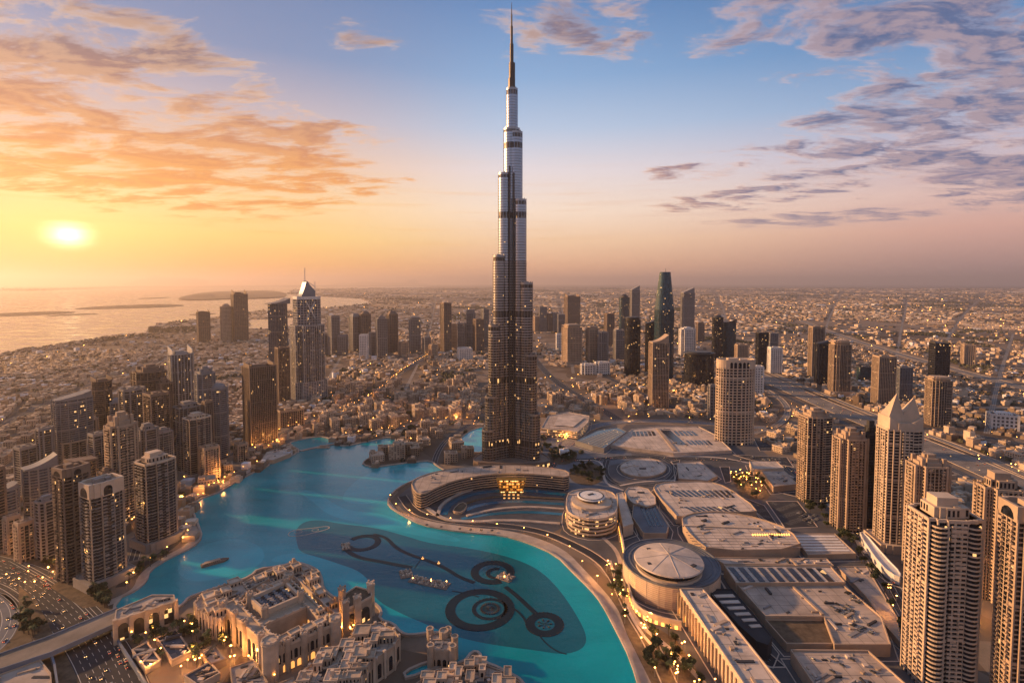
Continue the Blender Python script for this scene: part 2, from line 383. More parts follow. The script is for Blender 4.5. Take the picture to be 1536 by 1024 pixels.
water_mat('lake', (.0, .275, .305), .10, .22, .42, spec=.45); water_mat('lake_dark', (.005, .10, .125), .10, .22, .4, spec=.45); water_mat('lake_pale', (.008, .335, .375), .12, .22, .42, spec=.45)
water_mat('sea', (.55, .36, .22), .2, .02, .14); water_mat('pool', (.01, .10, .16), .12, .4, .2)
def sheet(name, polys, z, m_, kind='structure', label=None):
    mb = MB()
    for p in polys: mb.prism(ccw(p), z-.002, z)
    return struct(mb.build(name, M[m_]), kind, label)
mb = MB(); mb.v = [(-58000, -3800, 0), (58000, -3800, 0), (58000, 88000, 0), (-58000, 88000, 0)]; mb.f = [(0, 1, 2, 3)]
struct(mb.build('ground', M['ground']))

SEA = [(-500, 640), (-200, 570), (0, 532), (35, 524), (82, 519), (108, 513), (176, 503), (217, 501), (223, 491), (255, 483), (296, 479), (331, 475), (373, 468), (400, 465), (430, 466), (496, 461), (555, 455), (543, 448), (470, 444), (430, 441), (440, 434.5), (560, 432), (640, 431), (640, 429.8), (400, 430), (190, 431), (45, 436.5), (0, 436), (-200, 436), (-900, 436), (-900, 640)]
LAGOON = [(372, 492), (372, 479), (405, 478), (441, 476), (441, 487), (410, 494)]
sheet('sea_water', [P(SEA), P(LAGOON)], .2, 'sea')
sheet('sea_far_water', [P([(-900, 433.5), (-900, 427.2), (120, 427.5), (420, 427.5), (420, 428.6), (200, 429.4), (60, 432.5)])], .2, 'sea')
# low islands in the bay
ISL = [([(108, 463), (150, 459.5), (200, 457.5), (245, 456), (285, 458), (250, 461), (180, 463), (120, 464.5)], 10), ([(-60, 473), (40, 468.5), (90, 467), (120, 468), (90, 471), (40, 473.5), (-60, 477)], 10), ([(55, 475), (110, 470.5), (160, 470.5), (110, 473)], 6),
       ([(261, 450), (285, 443), (308, 439), (350, 437), (405, 436), (430, 440), (430, 446), (400, 448), (340, 449), (290, 451)], 60), ([(200, 448), (240, 446), (262, 446), (225, 448.5)], 8), ([(278, 472), (310, 470.5), (330, 470), (300, 473)], 8)]
for k, (pl, hh) in enumerate(ISL):
    p = ccw(smooth(P(pl), 2)); c = (sum(a for a, b in p)/len(p), sum(b for a, b in p)/len(p))
    mb = MB(); mb.prism(p, 0, hh*.35, top=False); q_ = [(c[0]+(x-c[0])*.98, c[1]+(y-c[1])*.98) for x, y in p]
    mb.prism(p, hh*.35, lambda x, y: hh*(.55+.45*sin(x*.004+y*.001)), scale=.55, c=c)
    struct(mb.build('island_terrain', M['soil']))
# far hills beyond the bay
for x0, x1, yb, hs in [(185, 312, 427.5, [2, 4, 8, 10, 13, 11, 12, 11, 10, 11, 9, 8]), (500, 640, 427.3, [2, 3, 3, 5, 4, 3, 4, 3, 2, 2]), (610, 627, 427.2, [5, 9, 9, 6])]:
    pts = [gp(x0+(x1-x0)*k/(len(hs)-1), yb) for k in range(len(hs))]
    mb = MB(); n = len(hs); s0 = mpp(*pts[0])
    for (x, y), hh in zip(pts, hs): mb.v += [(x, y, 0), (x*1.01, y*1.01, hh*s0), (x*1.06, y*1.06, hh*s0*.9), (x*1.1, y*1.1, 0)]
    for k in range(n-1):
        for a in range(3): mb.f.append((4*k+a, 4*k+4+a, 4*k+5+a, 4*k+1+a))
    struct(mb.build('hill_terrain', M['soil']))

LAKE = [(176, 900), (205, 887), (221, 873), (226, 856), (255, 838), (292, 821), (305, 806), (299, 788), (290, 766), (293, 752), (331, 739), (346, 729), (375, 712), (401, 701), (408, 694), (440, 684), (452, 676), (436, 668), (437, 663), (476, 655), (494, 658), (503, 665), (514, 671), (555, 662), (584, 656), (595, 659), (583, 673), (560, 684), (545, 692), (543, 698), (560, 702), (595, 697), (626, 693), (646, 692), (655, 700), (668, 707), (640, 714), (612, 724), (595, 733), (581, 747), (581, 760), (603, 774), (633, 789), (671, 796), (710, 801), (753, 804), (792, 815), (834, 834), (860, 861), (884, 884), (902, 906), (925, 950), (945, 990), (965, 1060), (800, 1060), (790, 1024), (753, 1003), (726, 993), (721, 979), (707, 977), (694, 995), (655, 1000), (611, 1018), (608, 1010), (640, 996), (671, 991), (682, 979), (684, 962), (671, 949), (644, 949), (616, 953), (603, 950), (592, 936), (570, 930), (575, 917), (561, 903), (540, 905), (505, 899), (486, 884), (485, 870), (479, 856), (460, 847), (440, 843), (423, 849), (385, 854), (375, 865), (346, 876), (329, 880), (300, 890), (281, 897), (274, 906), (266, 912), (240, 935), (170, 935)]
LAKE_W = smooth(P(LAKE), 1)
sheet('lake_water', [LAKE_W], .3, 'lake')
POND = smooth(P([(689, 661), (699, 651), (707, 646), (721, 641), (740, 640), (740, 668), (725, 679), (705, 678), (694, 674)]), 2)
sheet('pond_water', [POND], .3, 'lake_pale')
DEEP = [(446, 818), (442, 796), (455, 782), (480, 779), (507, 785), (562, 791), (603, 802), (644, 815), (699, 821), (753, 832), (794, 846), (822, 865), (849, 897), (873, 936), (881, 958), (874, 974), (846, 982), (808, 976), (753, 969), (712, 962), (671, 951), (644, 938), (603, 921), (567, 902), (556, 884), (553, 868), (533, 855), (507, 845), (480, 836), (450, 828)]
sheet('deep_lake_water', [smooth(P(DEEP), 2)], .304, 'lake_dark')
sheet('shallow_lake_water', [smooth(P([(262, 858), (275, 835), (310, 815), (350, 806), (385, 815), (400, 832), (385, 852), (330, 868), (290, 874)]), 2), smooth(P([(512, 752), (518, 735), (545, 712), (580, 703), (640, 698), (655, 706), (620, 718), (585, 738), (570, 752), (540, 757)]), 2)], .306, 'lake_pale')
sheet('shallow_margin_water', [smooth(P([(395, 842), (440, 826), (500, 843), (545, 858), (558, 885), (566, 902), (540, 905), (505, 897), (488, 880), (482, 856), (455, 845)]), 2), smooth(P([(440, 735), (465, 748), (490, 772), (540, 785), (610, 800), (690, 815), (690, 806), (630, 792), (590, 776), (560, 768), (520, 766), (495, 752), (470, 735)]), 2)], .309, 'lake_pale')
# stone quay round the lake
mb = MB(); mb.strip(offset(ccw(LAKE_W), 1.2), 2.4, 0, 2.2, closed=True); struct(mb.build('lake_kerb', M['paving']))
mb = MB(); mb.strip(offset(ccw(POND), 1), 2, 0, 1.6, closed=True); struct(mb.build('pond_kerb', M['paving']))
NOBUILD = [P(LAKE), P(SEA), POND, P(LAGOON)]

# promenade pavements along the shore
def path(name, px, wd, z, m_, smoothn=2, kerb=False, pts=None):
    line = pts if pts else smooth(P(px), smoothn, closed=False)
    mb = MB(); mb.strip(line, wd, z); o = struct(mb.build(name, M[m_]))
    if kerb:
        mb = MB(); o_ = []
        for sg in (-1, 1):
            ln = []
            for i in range(len(line)):
                a = line[max(0, i-1)]; c = line[min(len(line)-1, i+1)]; h = atan2(c[1]-a[1], c[0]-a[0])
                ln.append((line[i][0]-sg*sin(h)*(wd/2+.4), line[i][1]+sg*cos(h)*(wd/2+.4)))
            mb.strip(ln, .8, 0, z+.9)
        struct(mb.build('kerb', M['paving']))
    return line
WEST_SHORE = [(160, 905), (190, 893), (210, 880), (216, 860), (246, 838), (283, 819), (296, 804), (288, 788), (280, 766), (284, 747), (325, 733), (342, 724), (370, 707), (396, 697)]
NE_SHORE = [(577, 752), (590, 770), (630, 783), (672, 790), (712, 795), (755, 798), (797, 808), (840, 826), (868, 856), (892, 882), (910, 904), (934, 948), (956, 990), (980, 1060)]
path('promenade_path', WEST_SHORE, 11, .06, 'paving'); path('promenade_path', NE_SHORE, 15, .06, 'paving')
path('old_quarter_path', [(548, 700), (600, 703), (650, 697)], 8, .06, 'paving')
path('service_road', [(603, 744), (620, 768), (660, 780), (712, 786), (760, 789), (812, 797), (850, 812), (900, 838), (925, 870), (945, 915), (980, 970), (1015, 1050)], 12, .10, 'asphalt', kerb=True)
path('service_road', [(180, 880), (195, 862), (225, 840), (262, 818), (272, 800), (262, 775), (262, 748), (310, 726), (355, 705)], 9, .10, 'asphalt')

# ---------------------------------------------------------------- roads
ROADS = {}
def road(key, px, wd, lanes, z=.05, name='road', m_='asphalt', kerb=False, sm=2):
    line = path(name, px, wd, z, m_, sm, kerb); ROADS[key] = (line, wd)
    mb = MB()
    for k in range(lanes+1):
        off = (k/lanes-.5)*(wd-2); ln = []
        for i in range(len(line)):
            a = line[max(0, i-1)]; c = line[min(len(line)-1, i+1)]; h = atan2(c[1]-a[1], c[0]-a[0])
            ln.append((line[i][0]-sin(h)*off, line[i][1]+cos(h)*off))
        if k in (0, lanes) or lanes < 4: mb.strip(ln, .5, z+.01)
        else:
            for a, b in zip(along(ln, 12)[:-1], along(ln, 12)[1:]): mb.strip([(a[0], a[1]), ((a[0]+b[0])/2, (a[1]+b[1])/2)], .4, z+.01)
    struct(mb.build('road_marking', M['mark'])); return line
road('hw_left', [(-60, 838), (0, 853), (45, 868), (95, 908), (140, 958), (175, 1024), (195, 1090)], 40, 8, .05, 'highway_road')
road('hw_left_slip', [(-60, 872), (-10, 875), (30, 900), (58, 945), (66, 968)], 12, 2, .06, 'slip_road')
road('hw_left_inner', [(20, 840), (75, 870), (115, 898), (150, 935)], 8, 2, .065, 'slip_road')
road('curve_left', [(-60, 905), (-10, 890), (12, 905), (18, 930), (5, 960), (-30, 990)], 14, 2, .06, 'slip_road', 'asphalt_pale')
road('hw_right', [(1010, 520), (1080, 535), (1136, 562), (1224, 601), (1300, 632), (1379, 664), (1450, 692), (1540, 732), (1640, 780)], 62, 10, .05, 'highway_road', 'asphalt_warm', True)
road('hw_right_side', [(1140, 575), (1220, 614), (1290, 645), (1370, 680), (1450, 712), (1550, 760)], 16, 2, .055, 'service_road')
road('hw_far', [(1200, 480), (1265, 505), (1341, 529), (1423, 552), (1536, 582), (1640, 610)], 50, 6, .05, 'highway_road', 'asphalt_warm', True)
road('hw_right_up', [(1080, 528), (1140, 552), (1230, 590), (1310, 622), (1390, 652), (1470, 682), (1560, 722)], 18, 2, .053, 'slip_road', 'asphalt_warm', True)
road('hw_right_low', [(1380, 690), (1440, 708), (1500, 738), (1560, 775)], 14, 2, .054, 'slip_road', 'asphalt_warm')
road('loop_r', [(1150, 585), (1175, 600), (1185, 620), (1165, 640), (1130, 650)], 14, 2, .06, 'slip_road', 'asphalt_warm', True)
road('cross_r', [(1240, 560), (1290, 590), (1380, 610), (1536, 612)], 18, 2, .056, 'road', 'asphalt_warm', True)
sheet('verge_base_ground', [P([(-90, 838), (60, 822), (120, 868), (165, 912), (205, 950), (225, 1060), (-90, 1060)])], .02, 'soil')
sheet('verge_ground', [P([(-60, 880), (20, 868), (75, 900), (110, 945), (80, 975), (40, 960), (18, 900)]), P([(40, 850), (110, 890), (160, 940), (175, 910), (120, 855), (70, 840)])], .03, 'soil')
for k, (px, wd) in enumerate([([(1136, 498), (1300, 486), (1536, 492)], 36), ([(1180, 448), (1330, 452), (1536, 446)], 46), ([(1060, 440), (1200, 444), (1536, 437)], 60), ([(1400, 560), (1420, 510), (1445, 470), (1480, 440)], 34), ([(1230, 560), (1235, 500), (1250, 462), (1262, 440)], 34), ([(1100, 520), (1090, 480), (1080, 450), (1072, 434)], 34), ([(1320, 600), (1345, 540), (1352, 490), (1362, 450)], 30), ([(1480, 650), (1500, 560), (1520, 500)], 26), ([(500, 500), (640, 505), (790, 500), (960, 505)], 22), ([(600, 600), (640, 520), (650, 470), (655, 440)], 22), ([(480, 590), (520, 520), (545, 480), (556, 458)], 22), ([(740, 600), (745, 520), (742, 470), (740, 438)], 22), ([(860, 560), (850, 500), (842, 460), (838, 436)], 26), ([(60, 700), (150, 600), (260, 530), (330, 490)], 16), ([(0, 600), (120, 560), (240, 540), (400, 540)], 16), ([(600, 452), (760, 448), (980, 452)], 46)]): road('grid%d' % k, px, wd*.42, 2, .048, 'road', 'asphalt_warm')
road('far_line', [(1130, 470), (1250, 462), (1400, 470), (1536, 468)], 30, 2, .05, 'road', 'asphalt_warm')
road('far_line_b', [(560, 470), (700, 480), (860, 470), (960, 462)], 26, 2, .05, 'road', 'asphalt_warm')
road('flyover_r', [(1129, 640), (1200, 645), (1300, 640), (1400, 642), (1480, 655), (1600, 680)], 24, 4, .07, 'road')
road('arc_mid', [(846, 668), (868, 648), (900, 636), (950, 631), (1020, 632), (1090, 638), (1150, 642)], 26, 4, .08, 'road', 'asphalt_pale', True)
road('mid_a', [(800, 535), (824, 565), (860, 590), (905, 615), (935, 634)], 26, 4, .06)
road('mid_b', [(806, 545), (850, 540), (900, 560), (960, 590), (1010, 612)], 18, 4, .06)
road('mid_c', [(560, 520), (620, 545), (700, 560), (790, 570)], 18, 2, .06)
road('old_main', [(410, 655), (470, 630), (530, 612), (570, 590), (600, 560), (650, 530)], 14, 2, .06)
road('old_quay', [(520, 655), (570, 650), (620, 636), (665, 632), (720, 632)], 10, 2, .07)
road('old_side', [(650, 700), (655, 680), (668, 660), (690, 645), (705, 636)], 12, 2, .08)
road('mall_ring', [(826, 700), (832, 690), (870, 690), (910, 688), (945, 684), (1000, 688), (1100, 690), (1200, 692), (1290, 700)], 20, 4, .09, 'road', 'asphalt')
road('mall_loop', [(910, 690), (905, 710), (925, 728), (965, 730), (1005, 722), (1017, 700), (995, 686)], 14, 2, .10, 'road', 'asphalt')
road('mall_drop', [(905, 742), (950, 755), (975, 780), (1030, 790)], 12, 2, .10, 'road', 'asphalt')
road('tower_row', [(1180, 700), (1240, 745), (1290, 800), (1330, 860), (1370, 930), (1400, 1010)], 14, 2, .09, 'road', 'asphalt')
road('tower_row_b', [(1230, 690), (1290, 720), (1390, 780), (1480, 850), (1540, 930)], 14, 2, .09, 'road', 'asphalt')
road('west_a', [(300, 700), (350, 680), (410, 655)], 12, 2, .07)
road('west_b', [(0, 745), (60, 725), (120, 700), (200, 730), (215, 790), (200, 840)], 12, 2, .06)
road('coast', [(0, 640), (80, 600), (180, 560), (280, 530), (400, 510)], 18, 2, .05)
sheet('asphalt_forecourt_road', [smooth(P([(812, 690), (818, 655), (850, 646), (868, 668), (905, 676), (946, 676), (950, 690), (905, 700), (905, 722), (935, 733), (930, 745), (880, 728), (855, 745), (812, 705)]), 1)], .045, 'asphalt_pale')
sheet('mall_pavement', [P([(880, 690), (940, 636), (1100, 640), (1330, 830), (1420, 1060), (1020, 1060), (900, 830), (840, 800)])],   .04, 'precinct')
sheet('tower_plaza_pavement', [smooth(P([(590, 750), (620, 725), (690, 702), (760, 698), (855, 704), (860, 750), (850, 800), (760, 797), (660, 785), (610, 770)]), 1)], .042, 'terrace')

# ---------------------------------------------------------------- towers
def unit(shape):
    if shape == 'rect': return [(-1, -1), (1, -1), (1, 1), (-1, 1)]
    if shape == 'oct': return [(-1, -.6), (-.6, -1), (.6, -1), (1, -.6), (1, .6), (.6, 1), (-.6, 1), (-1, .6)]
    if shape == 'bay': return [(-1, -.8), (-.72, -.8), (-.72, -.92), (-.38, -.92), (-.38, -1), (.38, -1), (.38, -.92), (.72, -.92), (.72, -.8), (1, -.8), (1, .8), (.72, .8), (.72, 1), (-.72, 1), (-.72, .8), (-1, .8)]
    if shape == 'cross': return [(-1, -.55), (-.6, -.55), (-.6, -1), (.6, -1), (.6, -.55), (1, -.55), (1, .55), (.6, .55), (.6, 1), (-.6, 1), (-.6, .55), (-1, .55)]
    if shape == 'round': return smooth([(-1, -1), (1, -1), (1, 1), (-1, 1)], 3)
    if shape == 'circle': return [(cos(2*pi*k/28), sin(2*pi*k/28)) for k in range(28)]
    if shape == 'bow':  # flat back, curved front
        return [(cos(pi+pi*k/12), -.25+.75*sin(pi+pi*k/12)) for k in range(13)]+[(1, 1), (-1, 1)]
    if shape == 'lens': return [(-1+2*k/8, -(1-(-1+2*k/8)**2)) for k in range(9)]+[(1-2*k/8, (1-(1-2*k/8)**2)) for k in range(1, 8)]
    if shape == 'swept': return [(-1, -.2), (-.7, -.75), (-.2, -1), (.4, -1), (1, -.7), (1, .7), (.4, 1), (-.2, .95), (-.7, .7)]
# style: glazing, band material, floor pitch, band share, band proud, pier spacing, pier width, pier material, corner pier width
ST = {'balc': ('glass', 'tan', 3.6, .25, 1.0, 12, .9, 'tan', 2.2), 'slat': ('glass', 'stone', 3.6, .16, .8, 18, .8, 'tan', 2.2), 'slat_blue': ('glass', 'stone', 3.6, .2, .8, 12, .7, 'stone', 1.8), 'balc_dark': ('glass', 'brown', 3.6, .26, .9, 11, .8, 'brown', 1.6), 'balc_grey': ('blue', 'grey', 3.6, .30, .9, 10, .8, 'grey', 1.6),
      'grid': ('glass', 'cream', 3.6, .32, .7, 4.6, 1.15, 'cream', 2.6), 'grid_tan': ('glass', 'tan', 3.6, .30, .6, 4.6, 1.05, 'tan', 2.4), 'grid_white': ('glass', 'ashlar', 3.8, .24, .6, 6.5, 1.0, 'ashlar', 1.6), 'lattice': ('glass', 'cream', 5.6, .36, .9, 6.4, 1.8, 'cream', 3.0),
      'ribs': ('black', 'brown', 3.6, .16, .3, 3.6, 1.1, 'brown', 2.0), 'ribs_tan': ('black', 'tan', 3.6, .2, .3, 4.0, 1.2, 'tan', 2.2), 'glass': ('black', 'dark', 3.8, .14, .12, 7, .35, 'dark', .5), 'glass_edge': ('black', 'dark', 3.8, .12, .12, 9, .4, 'dark', 2.6),
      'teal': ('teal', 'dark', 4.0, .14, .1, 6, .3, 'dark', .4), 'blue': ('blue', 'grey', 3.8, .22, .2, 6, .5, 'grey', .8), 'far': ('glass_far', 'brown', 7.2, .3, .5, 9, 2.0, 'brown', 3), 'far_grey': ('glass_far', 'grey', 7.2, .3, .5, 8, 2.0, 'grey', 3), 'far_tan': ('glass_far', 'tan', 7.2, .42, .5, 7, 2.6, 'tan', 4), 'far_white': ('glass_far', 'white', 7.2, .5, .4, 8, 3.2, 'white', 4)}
TOWER_SPOTS = []
def tower(name, xl, xr, yt, yb, rot, asp, shape, style, crown, label, group=None, ch=0.08, cat='tower', podium=0, bays=(), two=None):
    gx, gy = gp((xl+xr)/2, yb); D = hypot(gx, gy); ux, uy = gx/D, gy/D
    va = atan2(uy, ux)-pi/2                          # heading of the line of sight
    k = mpp(gx, gy); W = (xr-xl)*k*cos(atan2(gx, gy))
    r = radians(rot); up = [(x, y*asp) for x, y in unit(shape)]
    rp = [(x*cos(r)-y*sin(r), x*sin(r)+y*cos(r)) for x, y in up]
    s_ = W/(max(p[0] for p in rp)-min(p[0] for p in rp)); dep = -min(p[1] for p in rp)*s_
    cx, cy = gx+ux*dep, gy+uy*dep
    h = zt(yt, cx, cy); foot = ccw([(x*s_, y*s_) for x, y in up])
    root = thing(name, label, cat, (cx, cy, 0), va+r, group)
    TOWER_SPOTS.append((cx, cy, max(hypot(x, y) for x, y in foot)+4))
    g, bm, pitch, bs, bp, ps, pw, pm, cw = ST[style]
    if D < 2300 and style.startswith('far') is False: pass
    elif not style.startswith('far'): pitch *= 2; ps *= 1.6; pw *= 1.5
    hc = h*(1-ch) if crown != 'flat' else h-4          # where the crown starts
    gl = MB().prism(foot, 0, hc); bd = MB(); pr = MB(); cr = MB(); pl = MB(); sp = MB(); cg = None
    bo = offset(foot, bp)
    nf = int(hc/pitch)
    for i in range(1, nf+1):
        z = i*hc/nf
        bd.prism(bo, z-pitch*(bs if i % 12 else min(.7, bs*2.4)), z, bottom=True)
    pz = hc+.3
    n = len(foot)
    for i in range(n):
        a, b = foot[i], foot[(i+1) % n]; L = hypot(b[0]-a[0], b[1]-a[1]); hd = atan2(b[1]-a[1], b[0]-a[0]); nx, ny = sin(hd), -cos(hd)
        m_ = max(1, round(L/ps)) if L > ps*.8 else 1
        for j in range(0, m_):
            if n > 12 and L < ps*.8 and (i % max(1, round(ps/max(L, .1)))): continue
            wd = cw if j == 0 and n <= 12 else pw
            q = (a[0]+(b[0]-a[0])*j/m_, a[1]+(b[1]-a[1])*j/m_)
            pr.box(q[0]+nx*bp*.5, q[1]+ny*bp*.5, 0, wd, bp*2+.5 if not (j == 0 and n <= 12) else cw, pz+(1.2 if j == 0 else 0), hd)
    if style in ('balc', 'balc_dark', 'grid', 'grid_tan', 'slat', 'grid_white') and D < 2300 and shape in ('bay', 'cross', 'rect', 'oct'):
        cw_ = MB(); mu = MB()          # dark full-height glass strips between the masonry bays
        for i in range(n):
            a, b = foot[i], foot[(i+1) % n]; L = hypot(b[0]-a[0], b[1]-a[1])
            if L < 9: continue
            hd = atan2(b[1]-a[1], b[0]-a[0]); nx, ny = sin(hd)*(bp+.1), -cos(hd)*(bp+.1); front = style == 'grid_tan' and abs(hd) < .1; pa = ((.1, .9),) if front else ((.34, .66),) if R.random() < .6 else ((.12, .36), (.64, .88))
            for t0, t1 in pa:
                A_ = (a[0]+(b[0]-a[0])*t0+nx, a[1]+(b[1]-a[1])*t0+ny); B_ = (a[0]+(b[0]-a[0])*t1+nx, a[1]+(b[1]-a[1])*t1+ny)
                cw_.panel(A_, B_, 4, hc*.97, .3, False)
                for z in range(1, nf): mu.panel(A_, B_, z*pitch, z*pitch+.5, .55, False)
        if D < 1100:                   # stacks of projecting balconies
            bl = bd
            for i in range(n):
                a, b = foot[i], foot[(i+1) % n]; L = hypot(b[0]-a[0], b[1]-a[1])
                if L < 9: continue
                hd = atan2(b[1]-a[1], b[0]-a[0])
                for t0 in ((.2, .8) if R.random() < .6 else (.25, .5, .75)):
                    for z in range(1, nf):
                        if R.random() < .06: continue
                        bl.box(a[0]+(b[0]-a[0])*t0+sin(hd)*(bp+.7), a[1]+(b[1]-a[1])*t0-cos(hd)*(bp+.7), z*hc/nf-.2, 3.6, 1.7, R.choice((1.2, 1.2, 1.2, 2.2)), hd)
        if cw_.v: merge('curtain_wall', [(cw_, 'black'), (mu, bm)], root)
    for (bx, by, br, bh) in bays:                      # round balcony bays
        ring = [(bx*s_+br*s_*cos(2*pi*q/20), by*s_*asp+br*s_*sin(2*pi*q/20)) for q in range(20)]
        gl.prism(ring, 0, hc*bh); ro = offset(ring, bp)
        for i in range(1, int(nf*bh)+1):
            z = i*hc/nf+.05; bd.prism(ro, z-pitch*bs, z, bottom=True)
    X = max(p[0] for p in foot); Y = max(p[1] for p in foot); H2 = h-hc
    sc_ = lambda f_: [(x*f_, y*f_) for x, y in foot]
    cm = 'cream' if style == 'slat' else bm
    def plant(z, f_=.45, hh=4):
        pl.box(-X*.2, 0, z, X*f_*1.1, Y*f_*1.2, hh); pl.box(X*.45, Y*.2, z, X*.35, Y*.5, hh*.6); pl.box(X*.2, -Y*.45, z, X*.25, Y*.2, hh*.4)
    if crown == 'flat':
        cr.ring(offset(foot, bp+.1), offset(foot, -.8), hc-.5, h); plant(hc, .5, 5)
    elif crown == 'pent':
        cr.ring(offset(foot, bp+.1), offset(foot, -.8), hc-1, hc+1.5); cr.prism(sc_(.66), hc, hc+H2*.55); cr.box(-X*.1, 0, hc+H2*.55, X*.8, Y*.8, H2*.45); plant(hc+H2*.55, .3, 2.5); cg = MB(); q5 = sc_(.663)
        for i in range(n):
            a, b = q5[i], q5[(i+1) % n]; L = hypot(b[0]-a[0], b[1]-a[1]); m_ = int(L/3.2)
            for j in range(m_):
                if R.random() < .3: continue
                t0, t1 = (j+.25)/m_, (j+.75)/m_; cg.panel((a[0]+(b[0]-a[0])*t0, a[1]+(b[1]-a[1])*t0), (a[0]+(b[0]-a[0])*t1, a[1]+(b[1]-a[1])*t1), hc+H2*.12, hc+H2*.45, .12, False)
    elif crown == 'arch':
        cr.ring(offset(foot, bp+.2), offset(foot, -1.2), hc-.6, h); plant(h-4, .5, 6)
        cr.prism(offset(foot, -1.3), hc, h-4)
        cg = MB()
        for i in range(n):
            a, b = foot[i], foot[(i+1) % n]; L = hypot(b[0]-a[0], b[1]-a[1])
            if L < 7: continue
            hd = atan2(b[1]-a[1], b[0]-a[0]); nx, ny = sin(hd)*(bp+.2), -cos(hd)*(bp+.2); m_ = max(1, int(L/11))
            for j in range(m_):
                t0, t1 = (j+.15)/m_, (j+.85)/m_
                cg.panel((a[0]+(b[0]-a[0])*t0+nx, a[1]+(b[1]-a[1])*t0+ny), (a[0]+(b[0]-a[0])*t1+nx, a[1]+(b[1]-a[1])*t1+ny), hc+.3, hc+(h-hc)*.72, .15)
    elif crown == 'step':
        cr.ring(offset(foot, bp+.1), offset(foot, -.8), hc-1, hc+1.2); cr.prism(sc_(.74), hc, hc+H2*.35); cr.prism(sc_(.55), hc+H2*.35, hc+H2*.7); cr.prism(sc_(.34), hc+H2*.7, h)
        for sx in (-1, 1):
            for sy in (-1, 1): cr.box(sx*X*.62, sy*Y*.62, hc, X*.22, Y*.22, H2*.75)
    elif crown == 'slant':
        cr.prism(offset(foot, -.1), hc, lambda x, y: hc+H2*(.12+.88*(x+X)/(2*X))); cm = bm if style not in ('teal', 'glass') else 'bronze_dark'
    elif crown == 'slant_l':
        cr.prism(offset(foot, -.1), hc, lambda x, y: hc+H2*(.12+.88*(X-x)/(2*X)))
    elif crown == 'fins':
        cr.ring(offset(foot, bp+.1), offset(foot, -.8), hc-1, hc+1.5); plant(hc, .7, H2*.4)
        for sx in (-1, 1): cr.prism([(sx*X*.92-.9, -Y*.8), (sx*X*.92+.9, -Y*.8), (sx*X*.92+.9, Y*.8), (sx*X*.92-.9, Y*.8)], hc, lambda x, y: hc+H2*(.45+.55*(y+Y)/(2*Y)))
    elif crown == 'dome':
        cr.ring(offset(foot, bp+.1), offset(foot, -.8), hc-1, hc+1); Rr = min(X, Y)*.9
        cr.lathe([(Rr*cos(pi/2*q/6), hc+H2*sin(pi/2*q/6)) for q in range(7)], 20)
    elif crown == 'cap':
        cr.prism(sc_(.86), hc, hc+H2*.5); cr.prism(sc_(1.06), hc+H2*.5, hc+H2*.72, bottom=True); cr.prism(sc_(.8), hc+H2*.72, h)
    elif crown == 'taper':
        cm = 'teal' if style == 'teal' else bm; cr.prism(foot, hc, h, scale=.55); sp.bar((0, 0, h-1), (0, 0, h+H2*.09), .9)
    elif crown == 'crest':    # two raised end walls with a saddle
        cr.ring(offset(foot, bp+.1), offset(foot, -.8), hc-1, hc+1.5)
        for sx in (-1, 1):
            cr.prism([(sx*X*.55-X*.42, -Y*.9), (sx*X*.55+X*.42, -Y*.9), (sx*X*.55+X*.42, Y*.9), (sx*X*.55-X*.42, Y*.9)], hc, lambda x, y: hc+H2*(.35+.65*abs(x)/X))
        plant(hc, .4, H2*.5)
    elif crown == 'sail':
        m_ = 10
        for q in range(m_):
            a = -X+2*X*q/m_; b = -X+2*X*(q+1)/m_; f_ = lambda u: hc+H2*(.15+.85*((u+X)/(2*X))**2)
            cr.prism([(a, -Y*.95), (b, -Y*.95), (b, Y*.95), (a, Y*.95)], hc-.4, lambda x, y: f_(x))
    if podium:
        po = offset(foot, podium); MB().prism(po, 0, 9).ring(po, offset(po, -1), 9, 10.2).build('podium', M[bm], root)
    gl.build('glazing', M[g], root); bd.build('floor_bands', M[bm], root); pr.build('piers', M[pm], root)
    c_ = cr.build('crown', M[cm], root)
    if cg and cg.v:
        bpy.data.objects.remove(c_); c_ = merge('crown', [(cr, cm), (cg, 'glass')], root)
    if sp.v: sp.build('mast', M['grey'], c_)
    if pl.v: pl.build('plant_room', M['grey'] if style in ('glass', 'teal', 'blue') else M[bm], c_)
    return root, foot, h, hc
